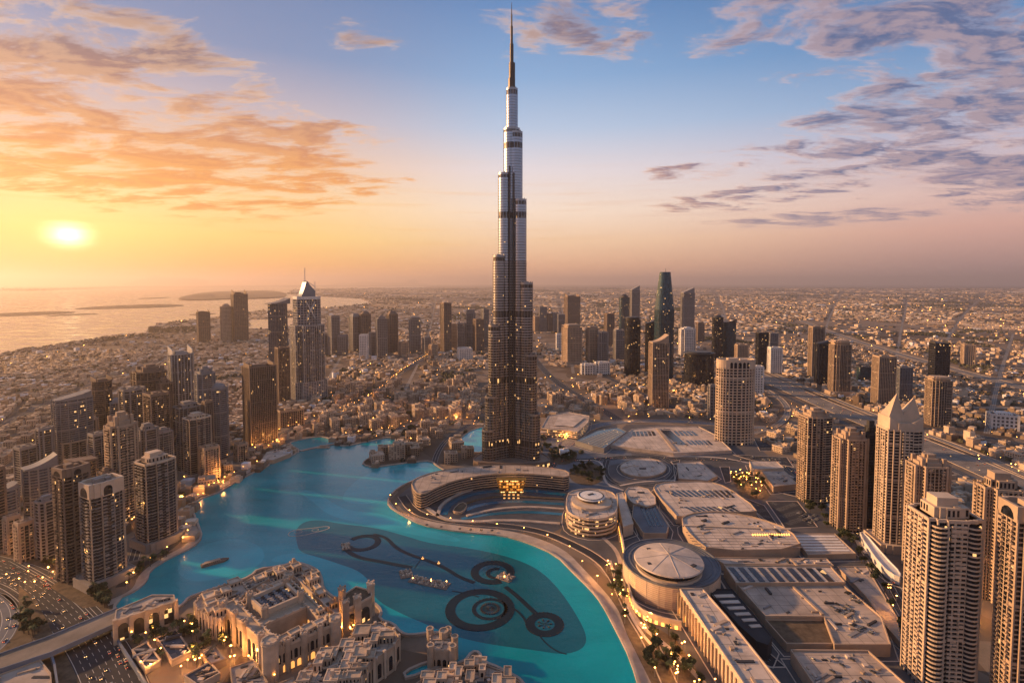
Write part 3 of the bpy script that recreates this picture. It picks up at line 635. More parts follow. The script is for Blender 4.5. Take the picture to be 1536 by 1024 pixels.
# ---------------------------------------------------------------- the supertall
bx, by = gp(767.5, 700); BK = mpp(bx, by); by += 34; bx *= 1.03
T = thing('supertall_tower', 'soaring silver and bronze stepped supertall tower with needle spire rising beside the lake', 'skyscraper', (bx, by, 0))
TOWER_SPOTS.append((bx, by, 75))
tz = lambda py: zt(py, bx, by)
def circ(r, n=28, cx=0, cy=0): return [(cx+r*cos(2*pi*q/n), cy+r*sin(2*pi*q/n)) for q in range(n)]
SPLIT = tz(470)
mech_z = [tz(y) for y in (219, 322, 470, 567, 657)]; MID = tz(392)
def tube(name, cx, cy, r, z1, cap=True):
    g = MB().prism(circ(r, 28, cx, cy), 0, z1).build(name, M['mast_glass'], T)
    lo = MB(); md = MB(); hi = MB(); P_ = 4.7
    for i in range(1, int(z1/P_)):
        z = i*P_
        if any(abs(z-m_) < 4.5 for m_ in mech_z): continue
        f_ = min(1, max(0, (z-SPLIT*.62)/(MID*1.15-SPLIT*.62)))
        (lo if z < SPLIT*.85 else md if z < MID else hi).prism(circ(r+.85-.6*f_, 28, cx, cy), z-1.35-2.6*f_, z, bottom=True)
    # slim vertical mullions tie the bands together
    for q in range(14):
        a = 2*pi*q/14; lo.box(cx+(r+.3)*cos(a), cy+(r+.3)*sin(a), 0, .7, .5, min(z1, MID), a)
        if z1 > MID+8: hi.box(cx+(r+.2)*cos(a), cy+(r+.2)*sin(a), MID, .6, .6, z1-MID, a)
    lo.build('floor_bands', M['bronze'], g)  # low bands carry the reflected ground tone, painted into their metal
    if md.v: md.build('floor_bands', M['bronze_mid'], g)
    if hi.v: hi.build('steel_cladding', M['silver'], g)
    cp = MB(); cp.ring(circ(r+.5, 28, cx, cy), circ(r-.8, 28, cx, cy), z1-.5, z1+3); cp.box(cx, cy, z1, r*.8, r*.6, 5)
    for q in range(8): cp.box(cx+(r-.2)*cos(pi*q/4), cy+(r-.2)*sin(pi*q/4), z1+2.9, 1.2, 1.2, 1.8, pi*q/4)
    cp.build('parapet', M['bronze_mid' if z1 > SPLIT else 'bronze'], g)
    for m_ in mech_z:
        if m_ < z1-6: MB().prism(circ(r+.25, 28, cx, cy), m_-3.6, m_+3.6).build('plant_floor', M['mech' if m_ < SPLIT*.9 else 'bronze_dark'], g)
c30, s30 = cos(radians(30)), sin(radians(30))
def wing(dirx, diry, steps, r0=11.5):
    for ext, yt_ in steps:
        r = r0; dd = max(2, (ext*BK-r)/(abs(dirx) if abs(dirx) > .1 else .9))
        tube('wing_tube', dirx*dd, diry*dd, r, tz(yt_))
wing(-c30, -s30, [(20, 264), (28, 386), (35, 488), (40, 592), (44.5, 640)])
wing(c30, -s30, [(16, 202), (22, 303), (31.5, 426), (38, 531), (43, 617)])
wing(0, 1, [(16, 230), (24, 345), (32, 455), (40, 560), (46, 650)])
tube('core', 0, 0, 12.3*BK*.98, tz(196)); tube('core', .5*BK, 1, 8.3*BK, tz(136))
g = MB(); sp = g
def cyl(r, z0, z1, cx=0, n=14): sp.prism(circ(r, n, cx, 0), z0, z1)
cyl(5.0*BK, tz(138), tz(118)); cyl(4.2*BK, tz(118), tz(95), .5*BK); cyl(2.6*BK, tz(95), tz(66)); cyl(1.9*BK, tz(66), tz(40)); cyl(1.15*BK, tz(40), tz(22)); sp.prism(circ(.75*BK, 10), tz(22), tz(4), scale=.4)
for q in range(30):
    z = tz(136)+(tz(66)-tz(136))*q/30; rr = 5.0*BK if z < tz(118) else 4.4*BK if z < tz(95) else 2.7*BK
    sp.prism(circ(rr*1.07, 14, 0 if z < tz(118) or z > tz(95) else .5*BK, 0), z, z+1.6, bottom=True)
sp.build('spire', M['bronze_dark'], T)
mb = MB()
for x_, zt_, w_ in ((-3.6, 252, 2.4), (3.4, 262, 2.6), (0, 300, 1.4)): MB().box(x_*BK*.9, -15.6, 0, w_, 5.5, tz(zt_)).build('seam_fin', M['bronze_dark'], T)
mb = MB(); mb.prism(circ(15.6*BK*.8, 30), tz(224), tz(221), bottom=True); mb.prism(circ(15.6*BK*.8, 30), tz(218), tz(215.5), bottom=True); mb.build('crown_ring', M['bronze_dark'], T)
# entrance podium at its foot
mb = MB(); pod = ccw(smooth([(-66, -52), (66, -52), (70, -10), (15, 60), (-15, 60), (-70, -10)], 2)); mb.prism(pod, 0, 11); mb.ring(pod, offset(pod, -1.5), 11, 12.4); p_ = mb.build('podium', M['brown'], T)
mb = MB()
for a, b in zip(pod, pod[1:]+pod[:1]):
    if hypot(a[0]-b[0], a[1]-b[1]) > 3 and a[1] < 0:
        mb.panel((a[0]*.9+b[0]*.1, a[1]*.9+b[1]*.1), (a[0]*.1+b[0]*.9, a[1]*.1+b[1]*.9), 2, 8, .2, False)
mb.build('entrance_glazing', M['shop'], p_)

# ---------------------------------------------------------------- towers of the skyline
tw = tower
tn = 'residential_tower'; on = 'office_tower'; sk = 'towers of the far skyline'
mat('crown_glass', (.20, .225, .26), .3, .5)
# --- left cluster by the lake
tw(tn, 126, 191, 718, 880, 24, .8, 'bay', 'slat', 'arch', 'cream framed dark glass tower with arched top storeys, front one beside the highway and lake', podium=7, ch=.13)
tw(tn, 87, 141, 697, 872, 26, .9, 'bay', 'balc_dark', 'arch', 'brown balconied tower with rounded brown cornice, close behind the cream framed tower beside the highway', ch=.07)
tw(tn, 206, 268, 676, 822, 28, .85, 'bay', 'slat', 'pent', 'tan banded tower with box penthouse, alone on the quay corner of the west shore', podium=6, ch=.10)
tw(tn, 163, 211, 617, 782, 24, .85, 'cross', 'balc', 'step', 'tall tan tower with four blocky corner crowns, behind the box penthouse tower', ch=.12)
tw(tn, 38, 90, 684, 800, 10, .6, 'swept', 'balc_grey', 'sail', 'curved grey tower with swept sail roof, left of the brown corniced tower', ch=.14)
tw(tn, 8, 32, 772, 830, 20, .8, 'rect', 'grid_tan', 'flat', 'small cream apartment block, taller and further left of the low pair at the left edge')
tw(tn, 24, 53, 780, 842, 20, .8, 'rect', 'grid_tan', 'flat', 'small cream apartment block, nearer one of the low pair at the left edge')
tw(tn, -22, 12, 700, 826, 20, .8, 'bay', 'balc_dark', 'flat', 'brown balconied block cut off by the left edge of the photo')
tw(tn, 85, 146, 588, 720, 22, .5, 'bow', 'balc_grey', 'slant', 'wide grey slab tower with curved striped front and slanted roof, left cluster', ch=.07)
tw(tn, 143, 172, 562, 690, 24, .9, 'round', 'balc_dark', 'fins', 'rounded brown tower with open crown fins, behind the wide striped slab tower', ch=.07)
tw(tn, 88, 138, 655, 722, 24, .8, 'oct', 'balc', 'pent', 'short tan stepped block in front of the wide striped slab tower')
tw(tn, 100, 152, 685, 762, 24, .7, 'bow', 'balc_dark', 'slant_l', 'low brown block with curved balconies, behind the brown corniced tower')
tw(tn, 136, 166, 648, 742, 24, .8, 'rect', 'slat_blue', 'flat', 'plain tan block squeezed left of the tower with blocky corner crowns')
tw(tn, 208, 241, 634, 745, 26, .8, 'cross', 'slat_blue', 'pent', 'slim brown tower with box roof, behind the quay corner tower on its left')
tw(tn, 183, 222, 581, 700, 26, .8, 'oct', 'slat_blue', 'flat', 'flat topped grey blue tower in the middle of the left cluster')
tw(tn, 203, 256, 546, 668, 22, .8, 'bow', 'balc_dark', 'step', 'broad brown tower with stepped crown, left of the tallest pale topped tower of the cluster', ch=.09)
tw(tn, 256, 294, 517, 655, 20, .8, 'oct', 'grid_white', 'fins', 'tallest tower of the left cluster, white gridded with pale solid top and corner fins', ch=.1)
tw(tn, 219, 258, 588, 712, 24, .9, 'rect', 'balc_dark', 'flat', 'dark brown slab with plain roof, in front of the broad stepped crown tower')
tw(tn, 262, 307, 601, 705, 24, .8, 'bay', 'slat_blue', 'pent', 'tan banded tower with pale rooftop box, back one of the pair near the lake bend')
tw(tn, 277, 319, 618, 718, 24, .8, 'bay', 'slat', 'pent', 'tan framed tower with rooftop box, front one of the pair near the lake bend', podium=6)
tw(tn, 296, 326, 549, 690, 20, .8, 'oct', 'balc_grey', 'step', 'slim grey tower with stepped top, right of the tallest white gridded tower')
tw(tn, 315, 345, 574, 688, 16, .9, 'round', 'balc_grey', 'dome', 'rounded grey tower with domed top at the right end of the left cluster', ch=.06)
tw(tn, 366, 417, 541, 668, 22, .7, 'rect', 'ribs', 'fins', 'dark ribbed brown slab tower standing alone at the north tip of the lake', ch=.06)
tw(tn, 300, 330, 668, 722, 24, .8, 'rect', 'grid_tan', 'flat', 'small cream block at the foot of the rounded grey domed tower')
tw(tn, 352, 372, 664, 692, 24, .8, 'rect', 'grid_tan', 'flat', 'tiny cream block on the shore in front of the dark ribbed slab tower')
tw(on, 405, 434, 447, 590, 30, .6, 'lens', 'blue', 'sail', 'slim blue grey tower with curved sail top, just left of the white latticed hotel tower', ch=.06)
tw(on, 414, 436, 520, 605, 20, .8, 'rect', 'ribs', 'flat', 'short dark ribbed block between the white latticed hotel tower and the dark slab')
tw(on, 296, 316, 464, 514, 10, .8, 'rect', 'far', 'fins', 'short dark tower with notched top, leftmost of the three on the coast')
tw(on, 331, 349, 455, 513, 10, .8, 'round', 'far_tan', 'dome', 'rounded tan tower, middle of the three on the coast')
tw(on, 348, 373, 434, 512, 15, .8, 'rect', 'far', 'fins', 'tallest of the three coast towers, brown with spiked crown', ch=.09)
tw('apartment_building', 415, 456, 612, 640, 15, .6, 'rect', 'grid_tan', 'flat', 'low pale apartment building at the foot of the white latticed hotel tower')
for row in [(58, 84, 640, 735, 'oct', 'slat_blue', 'flat', 'blue grey block left of the wide striped slab tower, lower than it'), (104, 130, 612, 700, 'rect', 'ribs', 'flat', 'dark ribbed block half hidden before the wide striped slab tower'),
            (168, 188, 596, 690, 'round', 'balc_grey', 'dome', 'slim rounded grey tower between the open fin crown tower and the flat topped blue tower'), (238, 262, 566, 668, 'rect', 'ribs', 'pent', 'dark ribbed tower wedged left of the tallest white gridded tower'),
            (196, 214, 662, 770, 'rect', 'ribs', 'flat', 'narrow dark slab just behind the quay corner tower on its left side'), (232, 262, 640, 735, 'bay', 'slat_blue', 'step', 'blue grey stepped tower rising behind the quay corner tower'),
            (56, 92, 742, 838, 'oct', 'slat_blue', 'pent', 'blue grey tower between the swept sail tower and the brown corniced tower'), (-6, 34, 726, 818, 'bow', 'balc_grey', 'slant', 'curved grey block with slanted roof beside the left photo edge'),
            (306, 322, 600, 700, 'rect', 'ribs', 'flat', 'narrow dark slab in front of the slim grey stepped tower'), (150, 176, 700, 790, 'rect', 'ribs', 'pent', 'dark ribbed block behind the cream framed tower, right side'), (24, 58, 668, 742, 'rect', 'slat_blue', 'flat', 'pale blue grey slab behind the swept sail tower'), (120, 150, 622, 705, 'oct', 'slat', 'step', 'cream banded tower with stepped top, right of the dark ribbed block')]:
    tw(tn, *row[:4], 24, .85, row[4], row[5], row[6], row[7])
# --- middle skyline
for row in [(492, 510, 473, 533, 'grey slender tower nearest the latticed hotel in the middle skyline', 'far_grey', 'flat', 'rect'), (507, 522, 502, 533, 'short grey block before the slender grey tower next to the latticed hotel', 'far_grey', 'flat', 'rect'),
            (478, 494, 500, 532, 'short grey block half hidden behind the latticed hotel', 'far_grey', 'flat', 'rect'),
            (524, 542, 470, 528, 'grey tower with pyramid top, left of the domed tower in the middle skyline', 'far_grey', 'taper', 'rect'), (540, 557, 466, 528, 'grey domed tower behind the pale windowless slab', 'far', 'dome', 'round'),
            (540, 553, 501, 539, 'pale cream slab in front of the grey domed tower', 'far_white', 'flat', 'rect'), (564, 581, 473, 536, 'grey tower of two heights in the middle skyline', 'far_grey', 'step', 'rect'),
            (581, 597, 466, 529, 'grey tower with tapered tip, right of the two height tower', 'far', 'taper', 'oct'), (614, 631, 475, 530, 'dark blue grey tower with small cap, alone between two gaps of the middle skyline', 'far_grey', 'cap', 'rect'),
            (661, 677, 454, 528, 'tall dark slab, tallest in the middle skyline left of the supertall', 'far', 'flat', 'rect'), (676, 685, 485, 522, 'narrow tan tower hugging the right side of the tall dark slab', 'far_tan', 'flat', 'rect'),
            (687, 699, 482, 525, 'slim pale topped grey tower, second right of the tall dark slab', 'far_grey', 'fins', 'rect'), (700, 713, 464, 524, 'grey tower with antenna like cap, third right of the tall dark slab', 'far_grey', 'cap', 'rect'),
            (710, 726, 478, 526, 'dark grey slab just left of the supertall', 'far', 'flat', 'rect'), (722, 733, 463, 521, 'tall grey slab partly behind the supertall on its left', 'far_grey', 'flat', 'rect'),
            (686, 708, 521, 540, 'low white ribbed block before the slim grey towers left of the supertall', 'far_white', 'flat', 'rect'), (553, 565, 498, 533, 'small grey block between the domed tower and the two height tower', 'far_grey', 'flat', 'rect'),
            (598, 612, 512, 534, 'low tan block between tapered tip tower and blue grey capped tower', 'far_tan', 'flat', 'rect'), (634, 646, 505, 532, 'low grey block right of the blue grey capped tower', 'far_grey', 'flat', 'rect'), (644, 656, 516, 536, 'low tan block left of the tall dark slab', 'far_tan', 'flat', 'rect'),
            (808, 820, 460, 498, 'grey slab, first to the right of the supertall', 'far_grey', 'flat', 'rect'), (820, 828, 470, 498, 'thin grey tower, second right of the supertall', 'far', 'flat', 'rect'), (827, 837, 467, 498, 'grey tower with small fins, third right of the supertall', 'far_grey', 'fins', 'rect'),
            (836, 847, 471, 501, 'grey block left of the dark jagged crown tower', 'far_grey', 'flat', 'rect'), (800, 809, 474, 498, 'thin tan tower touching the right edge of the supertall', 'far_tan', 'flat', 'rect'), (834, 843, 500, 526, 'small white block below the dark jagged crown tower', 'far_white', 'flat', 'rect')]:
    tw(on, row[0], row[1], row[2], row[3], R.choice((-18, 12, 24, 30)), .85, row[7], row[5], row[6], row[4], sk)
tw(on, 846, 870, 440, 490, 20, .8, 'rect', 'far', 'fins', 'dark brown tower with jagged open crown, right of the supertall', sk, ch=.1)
tw('hotel_tower', 843, 872, 486, 546, 25, .85, 'rect', 'far_tan', 'cap', 'broad tan hotel tower with golden capped roof, first block right of the supertall', podium=12)
tw(on, 879, 896, 489, 545, 25, .85, 'rect', 'far_tan', 'cap', 'slim tan tower with gold roof, right of the broad golden capped hotel')
tw(on, 896, 912, 497, 547, 20, .85, 'oct', 'far_grey', 'flat', 'plain grey tan tower right of the slim gold roofed tower')
tw('apartment_building', 871, 892, 545, 562, 15, .6, 'cross', 'far_white', 'flat', 'low white stepped block below the slim gold roofed tower')
tw('apartment_building', 892, 914, 542, 562, 15, .6, 'cross', 'far_white', 'flat', 'low white stepped block, right hand of the pair below the plain grey tan tower')
tw(on, 906, 921, 470, 521, 25, .85, 'rect', 'far', 'flat', 'dark grey tower behind the plain grey tan tower', sk)
tw(on, 920, 936, 494, 540, 20, .85, 'rect', 'far_grey', 'flat', 'grey block at the left foot of the gold tipped tower')
tw(on, 928, 944, 441, 500, 20, .8, 'round', 'teal', 'dome', 'dark tower with glowing gold domed tip', ch=.09)
tw(on, 944, 959, 428, 495, 20, .8, 'rect', 'far_grey', 'slant', 'pale grey tower with sharply slanted top, right of the gold tipped tower', ch=.11)
tw(on, 936, 960, 475, 563, 10, 1, 'circle', 'glass', 'cap', 'dark cylindrical tower with pale ringed cap', ch=.05)
tw(on, 967, 984, 477, 560, 15, .7, 'lens', 'glass', 'sail', 'dark curved tower with leaf shaped top, left of the tall teal tower', ch=.1)
tw(on, 981, 1011, 408, 570, 20, .8, 'bow', 'teal', 'taper', 'tall tapering teal glass tower, highest right of the supertall', ch=.35)
tw(on, 972, 1002, 501, 612, 18, .8, 'rect', 'ribs_tan', 'sail', 'dark glass tower wrapped in a curved beige frame, in front of the tall teal tower', ch=.12)
tw(on, 1020, 1041, 431, 496, 20, .8, 'rect', 'far_grey', 'slant', 'grey twisted tower with slanted spiky top, right of the tall teal tower', ch=.13)
tw(on, 1018, 1042, 490, 534, 20, .8, 'cross', 'far_white', 'step', 'pale stepped tower below the grey slanted tower')
tw(on, 1044, 1056, 483, 512, 20, .8, 'rect', 'far', 'cap', 'small dark tower right of the pale stepped tower', sk)
tw(on, 1025, 1071, 527, 580, 15, .8, 'circle', 'glass', 'cap', 'squat dark round office building with white disc rim', ch=.1)
tw(on, 1067, 1084, 472, 540, 10, .8, 'round', 'glass', 'dome', 'dark rounded tower, left of the two dark curved towers behind the latticed cream hotel', ch=.06)
tw(on, 1084, 1103, 478, 540, -10, .7, 'lens', 'teal', 'sail', 'dark teal curved tower, right of the two dark curved towers behind the latticed cream hotel', ch=.1)
tw('hotel_tower', 1072, 1130, 538, 668, 24, .5, 'round', 'lattice', 'arch', 'broad cream latticed hotel slab with pale solid top, beyond the mall roofs', ch=.1)
tw(on, 1128, 1144, 548, 592, 20, .8, 'rect', 'far_white', 'flat', 'pale block at the right shoulder of the latticed cream hotel')
tw(on, 1062, 1074, 576, 630, 20, .8, 'rect', 'far_grey', 'flat', 'narrow grey block at the left shoulder of the latticed cream hotel')
tw(on, 1102, 1121, 516, 545, 20, .8, 'rect', 'far_tan', 'flat', 'tan block above and behind the latticed cream hotel')
tw(on, 1132, 1152, 498, 554, 20, .85, 'rect', 'glass', 'flat', 'dark square tower left of the plain white block')
tw(on, 1151, 1172, 520, 560, 20, .85, 'rect', 'far_white', 'flat', 'plain white block right of the dark square tower')
tw(on, 1151, 1166, 499, 545, 20, .85, 'rect', 'far_grey', 'flat', 'grey block hidden behind the plain white block', sk)
# --- right side beyond the highway
tw(tn, 1211, 1235, 489, 566, 24, .8, 'rect', 'grid_tan', 'flat', 'beige slab with flat top, tallest and left of the trio beyond the highway')
tw(tn, 1221, 1245, 510, 577, 24, .8, 'rect', 'glass_edge', 'slant', 'dark glass tower with slanted roof, middle of the trio beyond the highway', ch=.08)
tw(tn, 1241, 1275, 510, 592, 26, .8, 'bay', 'grid_tan', 'cap', 'beige and cream tower with capped roof, right of the trio beyond the highway', podium=12)
tw(on, 1306, 1342, 533, 608, 28, .8, 'rect', 'ribs_tan', 'flat', 'black glass tower with bright cream edge piers, beyond the pointed crown tower')
tw(on, 1340, 1368, 549, 600, 28, .8, 'rect', 'blue', 'flat', 'grey blue block right of the black tower with bright edges')
tw(on, 1391, 1424, 510, 566, 30, .8, 'rect', 'glass', 'fins', 'dark twin sided tower with lighter centre strip, right of the grey blue block')
tw(on, 1385, 1426, 564, 640, 30, .8, 'bay', 'grid_tan', 'cap', 'brown gridded tower with domed cap, in front of the dark twin sided tower')
tw(on, 1441, 1462, 516, 548, 20, .8, 'rect', 'far_tan', 'flat', 'small grey brown block alone at the far right')
tw(on, 1284, 1310, 549, 572, 20, .8, 'rect', 'teal', 'flat', 'low teal glass block left of the black tower with bright edges')
tw('office_building', 1479, 1527, 617, 645, 18, .6, 'rect', 'far_white', 'pent', 'low white columned office building beside the far right road', ch=.15)
# --- right foreground
tw(tn, 1194, 1245, 611, 757, 32, .8, 'bay', 'grid_tan', 'step', 'slim tan gridded tower with dark glass side, leftmost of the row beside the mall', ch=.09)
tw(tn, 1286, 1316, 630, 795, 32, .9, 'rect', 'glass_edge', 'pent', 'dark tower with tan crown, tucked behind the stepped tan tower', ch=.12)
tw(tn, 1245, 1297, 641, 798, 32, .8, 'cross', 'grid_tan', 'step', 'stepped tan tower with dark glass centre, second of the row beside the mall', ch=.1)
R3 = tw(tn, 1308, 1377, 622, 828, 30, .75, 'bay', 'grid', 'crest', 'tallest cream tower of the row with pointed white crown', ch=.1, podium=8)
tw(tn, 1353, 1418, 680, 862, 32, .8, 'cross', 'grid_tan', 'step', 'tan tower with blocky stepped top, half hidden behind the big cream foreground tower', ch=.09)
tw(tn, 1453, 1531, 707, 905, 32, .8, 'cross', 'grid_tan', 'pent', 'tan tower with arched piers and box roof near the right edge, behind the corner tower', ch=.12)
tw(tn, 1347, 1462, 742, 1040, 34, .8, 'bay', 'grid', 'pent', 'big cream foreground tower with stacked cream roof boxes and wavy balconies', ch=.10, bays=[(-.62, -.86, .26, .98), (.62, -.86, .26, .98)])
tw(tn, 1481, 1580, 754, 1085, 34, .8, 'bay', 'grid_tan', 'arch', 'dark windowed tan tower cut off by the lower right corner of the photo', ch=.07)

# white latticed hotel tower with curved spire
root, foot, h, hc = tw('hotel_tower', 437, 489, 486, 600, 22, .8, 'cross', 'grid_white', 'step', 'white latticed hotel tower with pointed glass crown and thin mast, beyond the north lake', ch=.015)
X = max(p[0] for p in foot); Y = max(p[1] for p in foot); cx, cy = root.location.x, root.location.y
zl = zt(570, cx, cy); MB().prism(offset(foot, 3.5), 0, zl).build('podium', M['blue'], root)
def lattice(name, q_, z0, z1, nb, sp_, wd):
    mb = MB()
    for i in range(1, nb+1): mb.prism(q_, z0+(z1-z0)*i/nb-1.3, z0+(z1-z0)*i/nb, bottom=True)
    for a, b in zip(q_, q_[1:]+q_[:1]):
        L = hypot(b[0]-a[0], b[1]-a[1]); m_ = int(L/sp_)+1
        for j in range(m_): mb.box(a[0]+(b[0]-a[0])*j/m_, a[1]+(b[1]-a[1])*j/m_, z0, wd, wd, z1-z0+2, atan2(b[1]-a[1], b[0]-a[0]))
    return mb.build(name, M['ashlar'], root)
lattice('podium_bands', offset(foot, 4.2), 0, zl, 12, 8, 1.2)
z2, z3 = zt(446, cx, cy), zt(420, cx, cy)
t2 = [(x*.78, y*.78) for x, y in unit('oct')]; t2 = ccw([(x*X, y*Y) for x, y in t2])
MB().prism(t2, h-6, z2).build('upper_glazing', M['blue'], root); lattice('upper_bands', offset(t2, .6), h-6, z2-4, 11, 9, 1.1)
MB().prism(offset(t2, .9), z2-5, z2).ring(offset(t2, 1.2), offset(t2, -1), z2-.5, z2+3).build('cornice', M['white'], root)
mb = MB(); N_ = 14; Rx = X*.47
for q in range(N_):        # sail shaped crown: slices rising to a point left of the middle
    a = -Rx+2*Rx*q/N_; b = -Rx+2*Rx*(q+1)/N_
    f_ = lambda u: z2+(z3-z2)*(.12+.88*max(0, (u+Rx)/(Rx*.8))**1.25 if u < -Rx*.2 else max(.30, 1-((u+Rx*.2)/(Rx*1.2))**.8*.62))
    mb.prism([(a, -Y*.42), (b, -Y*.42), (b, Y*.42), (a, Y*.42)], z2-.5, lambda x, y: f_(x))
mb.build('glass_crown', M['crown_glass'], root)
MB().bar((-Rx*.2, 0, z2), (-Rx*.2, 0, zt(402, cx, cy)), 1.0).build('mast', M['white'], root)
MB().bar((-Rx*.1, -Y*.3, z3-4), (Rx*1.05, -Y*.3, z2+(z3-z2)*.62), .9).bar((Rx*1.05, -Y*.3, z2), (Rx*1.05, -Y*.3, z2+(z3-z2)*.9), .9).build('crown_frame', M['white'], root)
mb = MB()
for a, b in ((-.3, .3), (.3, -.3)): mb.bar((a*X, -Y*.83, zt(477, cx, cy)), (b*X, -Y*.83, zt(452, cx, cy)), 1.2)
mb.build('cross_brace', M['white'], root)
# pointed white crown leaves of the tallest cream tower
root, foot, h, hc = R3; X = max(p[0] for p in foot); Y = max(p[1] for p in foot); cx, cy = root.location.x, root.location.y
z0, zA = h-3, zt(587, cx, cy); mb = MB()
prof = [(-X*.95, z0-14), (-X*.95, z0), (-X*.50, zA), (-X*.08, z0+(zA-z0)*.16), (X*.50, zA*.98), (X*.95, z0), (X*.95, z0-14)]
i = len(mb.v); n = len(prof)
for yy, f_ in ((-Y*.62, 1), (Y*.80, .35)): mb.v += [(x, yy, z0+(z-z0)*f_) for x, z in prof]
mb.f += [(i+k, i+n+k, i+n+(k+1) % n, i+(k+1) % n) for k in range(n)]+[tuple(range(i, i+n)), tuple(range(i+2*n-1, i+n-1, -1))]
mb.prism([(-X*.5, -Y*1.02), (X*.5, -Y*1.02), (X*.5, -Y*.7), (-X*.5, -Y*.7)], z0-12, lambda x, y: z0-4+(10 if abs(x) < X*.1 else 0))
mb.build('pointed_crown', M['cream'], root)
MB().prism([(-X*.34, -Y*1.06), (X*.34, -Y*1.06), (X*.34, -Y*1.02), (-X*.34, -Y*1.02)], z0-40, z0-14).build('gable_window', M['glass'], root)
# ---------------------------------------------------------------- low buildings traced at roof height
BLOCKS = []
def centre(p): return (sum(a for a, b in p)/len(p), sum(b for a, b in p)/len(p))
def block(name, label, cat, px, z, wall='tan', roof='roof', bands=0, parapet=1.2, glaz=None, sm=0, group=None, arcade=None, world=None, z0=0, clutter=0):
    p = ccw(smooth(world or P(px, z), sm)); c = centre(p); lp = [(x-c[0], y-c[1]) for x, y in p]
    root = thing(name, label, cat, (c[0], c[1], 0), 0, group); BLOCKS.append(p)
    if glaz:
        MB().prism(offset(lp, -.6), z0, z-.3, top=False).build('glazing', M[glaz], root)
        mb = MB(); nb = bands or 3
        for i in range(nb+1):
            zz = z0+(z-z0)*i/nb; mb.ring(offset(lp, .5), offset(lp, -1.0), max(z0, zz-(z-z0)/nb*.38), zz)
        mb.build('floor_bands', M[wall], root)
    pr_ = [(MB().prism(lp, z0, z-.05, top=False), wall)]
    if arcade:
        n_, za, zb, m_ = arcade; mb = MB()
        for a, b in zip(lp, lp[1:]+lp[:1]):
            L = hypot(b[0]-a[0], b[1]-a[1]); m2 = int(L/n_)
            for j in range(m2):
                t0, t1 = (j+.18)/m2, (j+.82)/m2
                mb.panel((a[0]+(b[0]-a[0])*t0, a[1]+(b[1]-a[1])*t0), (a[0]+(b[0]-a[0])*t1, a[1]+(b[1]-a[1])*t1), za, zb, .18)
        if mb.v: pr_.append((mb, m_))
    if not glaz: merge('wall', pr_, root)
    sm_ = MB(); X = [a for a, b in lp]; Y = [b for a, b in lp]; ip = offset(lp, -1.5)
    if max(X)-min(X) > 30 and roof in ('roof', 'roof_pale') and c[1] < 1300:
        for vert in (0, 1):
            lo_, hi_ = (min(X), max(X)) if vert else (min(Y), max(Y)); l2, h2 = (min(Y), max(Y)) if vert else (min(X), max(X)); u = lo_+R.uniform(3, 8)
            while u < hi_:
                k = l2; q0 = None
                while k <= h2+3:
                    ins = inside([(u, k) if vert else (k, u)], ip)[0]
                    if ins and q0 is None: q0 = k
                    if not ins and q0 is not None:
                        if k-q0 > 6: sm_.strip([(u, q0), (u, k-3)] if vert else [(q0, u), (k-3, u)], .45, z+.02)
                        q0 = None
                    k += 3
                u += R.uniform(9, 17)
    r_ = merge('roof', [(MB().prism(offset(lp, -.4), z-.5, z-.02), roof)]+([(sm_, 'seam')] if sm_.v else []), root)
    if parapet: MB().ring(offset(lp, .25), offset(lp, -.7), z-.8, z+parapet).build('parapet', M[wall], root)
    if clutter:
        X = [a for a, b in lp]; Y = [b for a, b in lp]; k = 0
        clutter = int(clutter*1.8)
        while k < clutter:
            x, y = R.uniform(min(X), max(X)), R.uniform(min(Y), max(Y))
            if inside([(x, y)], offset(lp, -4))[0]: MB().box(x, y, z-.3, R.choice((R.uniform(1.2, 6), R.uniform(1.2, 5), R.uniform(8, 16))), R.uniform(1.0, 3.2), R.uniform(.6, 2.2), R.choice((0, .5, 1.57))).build('roof_unit', M[R.choice(('grey', 'dark', 'tan', 'roof_pale'))], r_); k += 1
            else: k += .02
    return root, lp, c
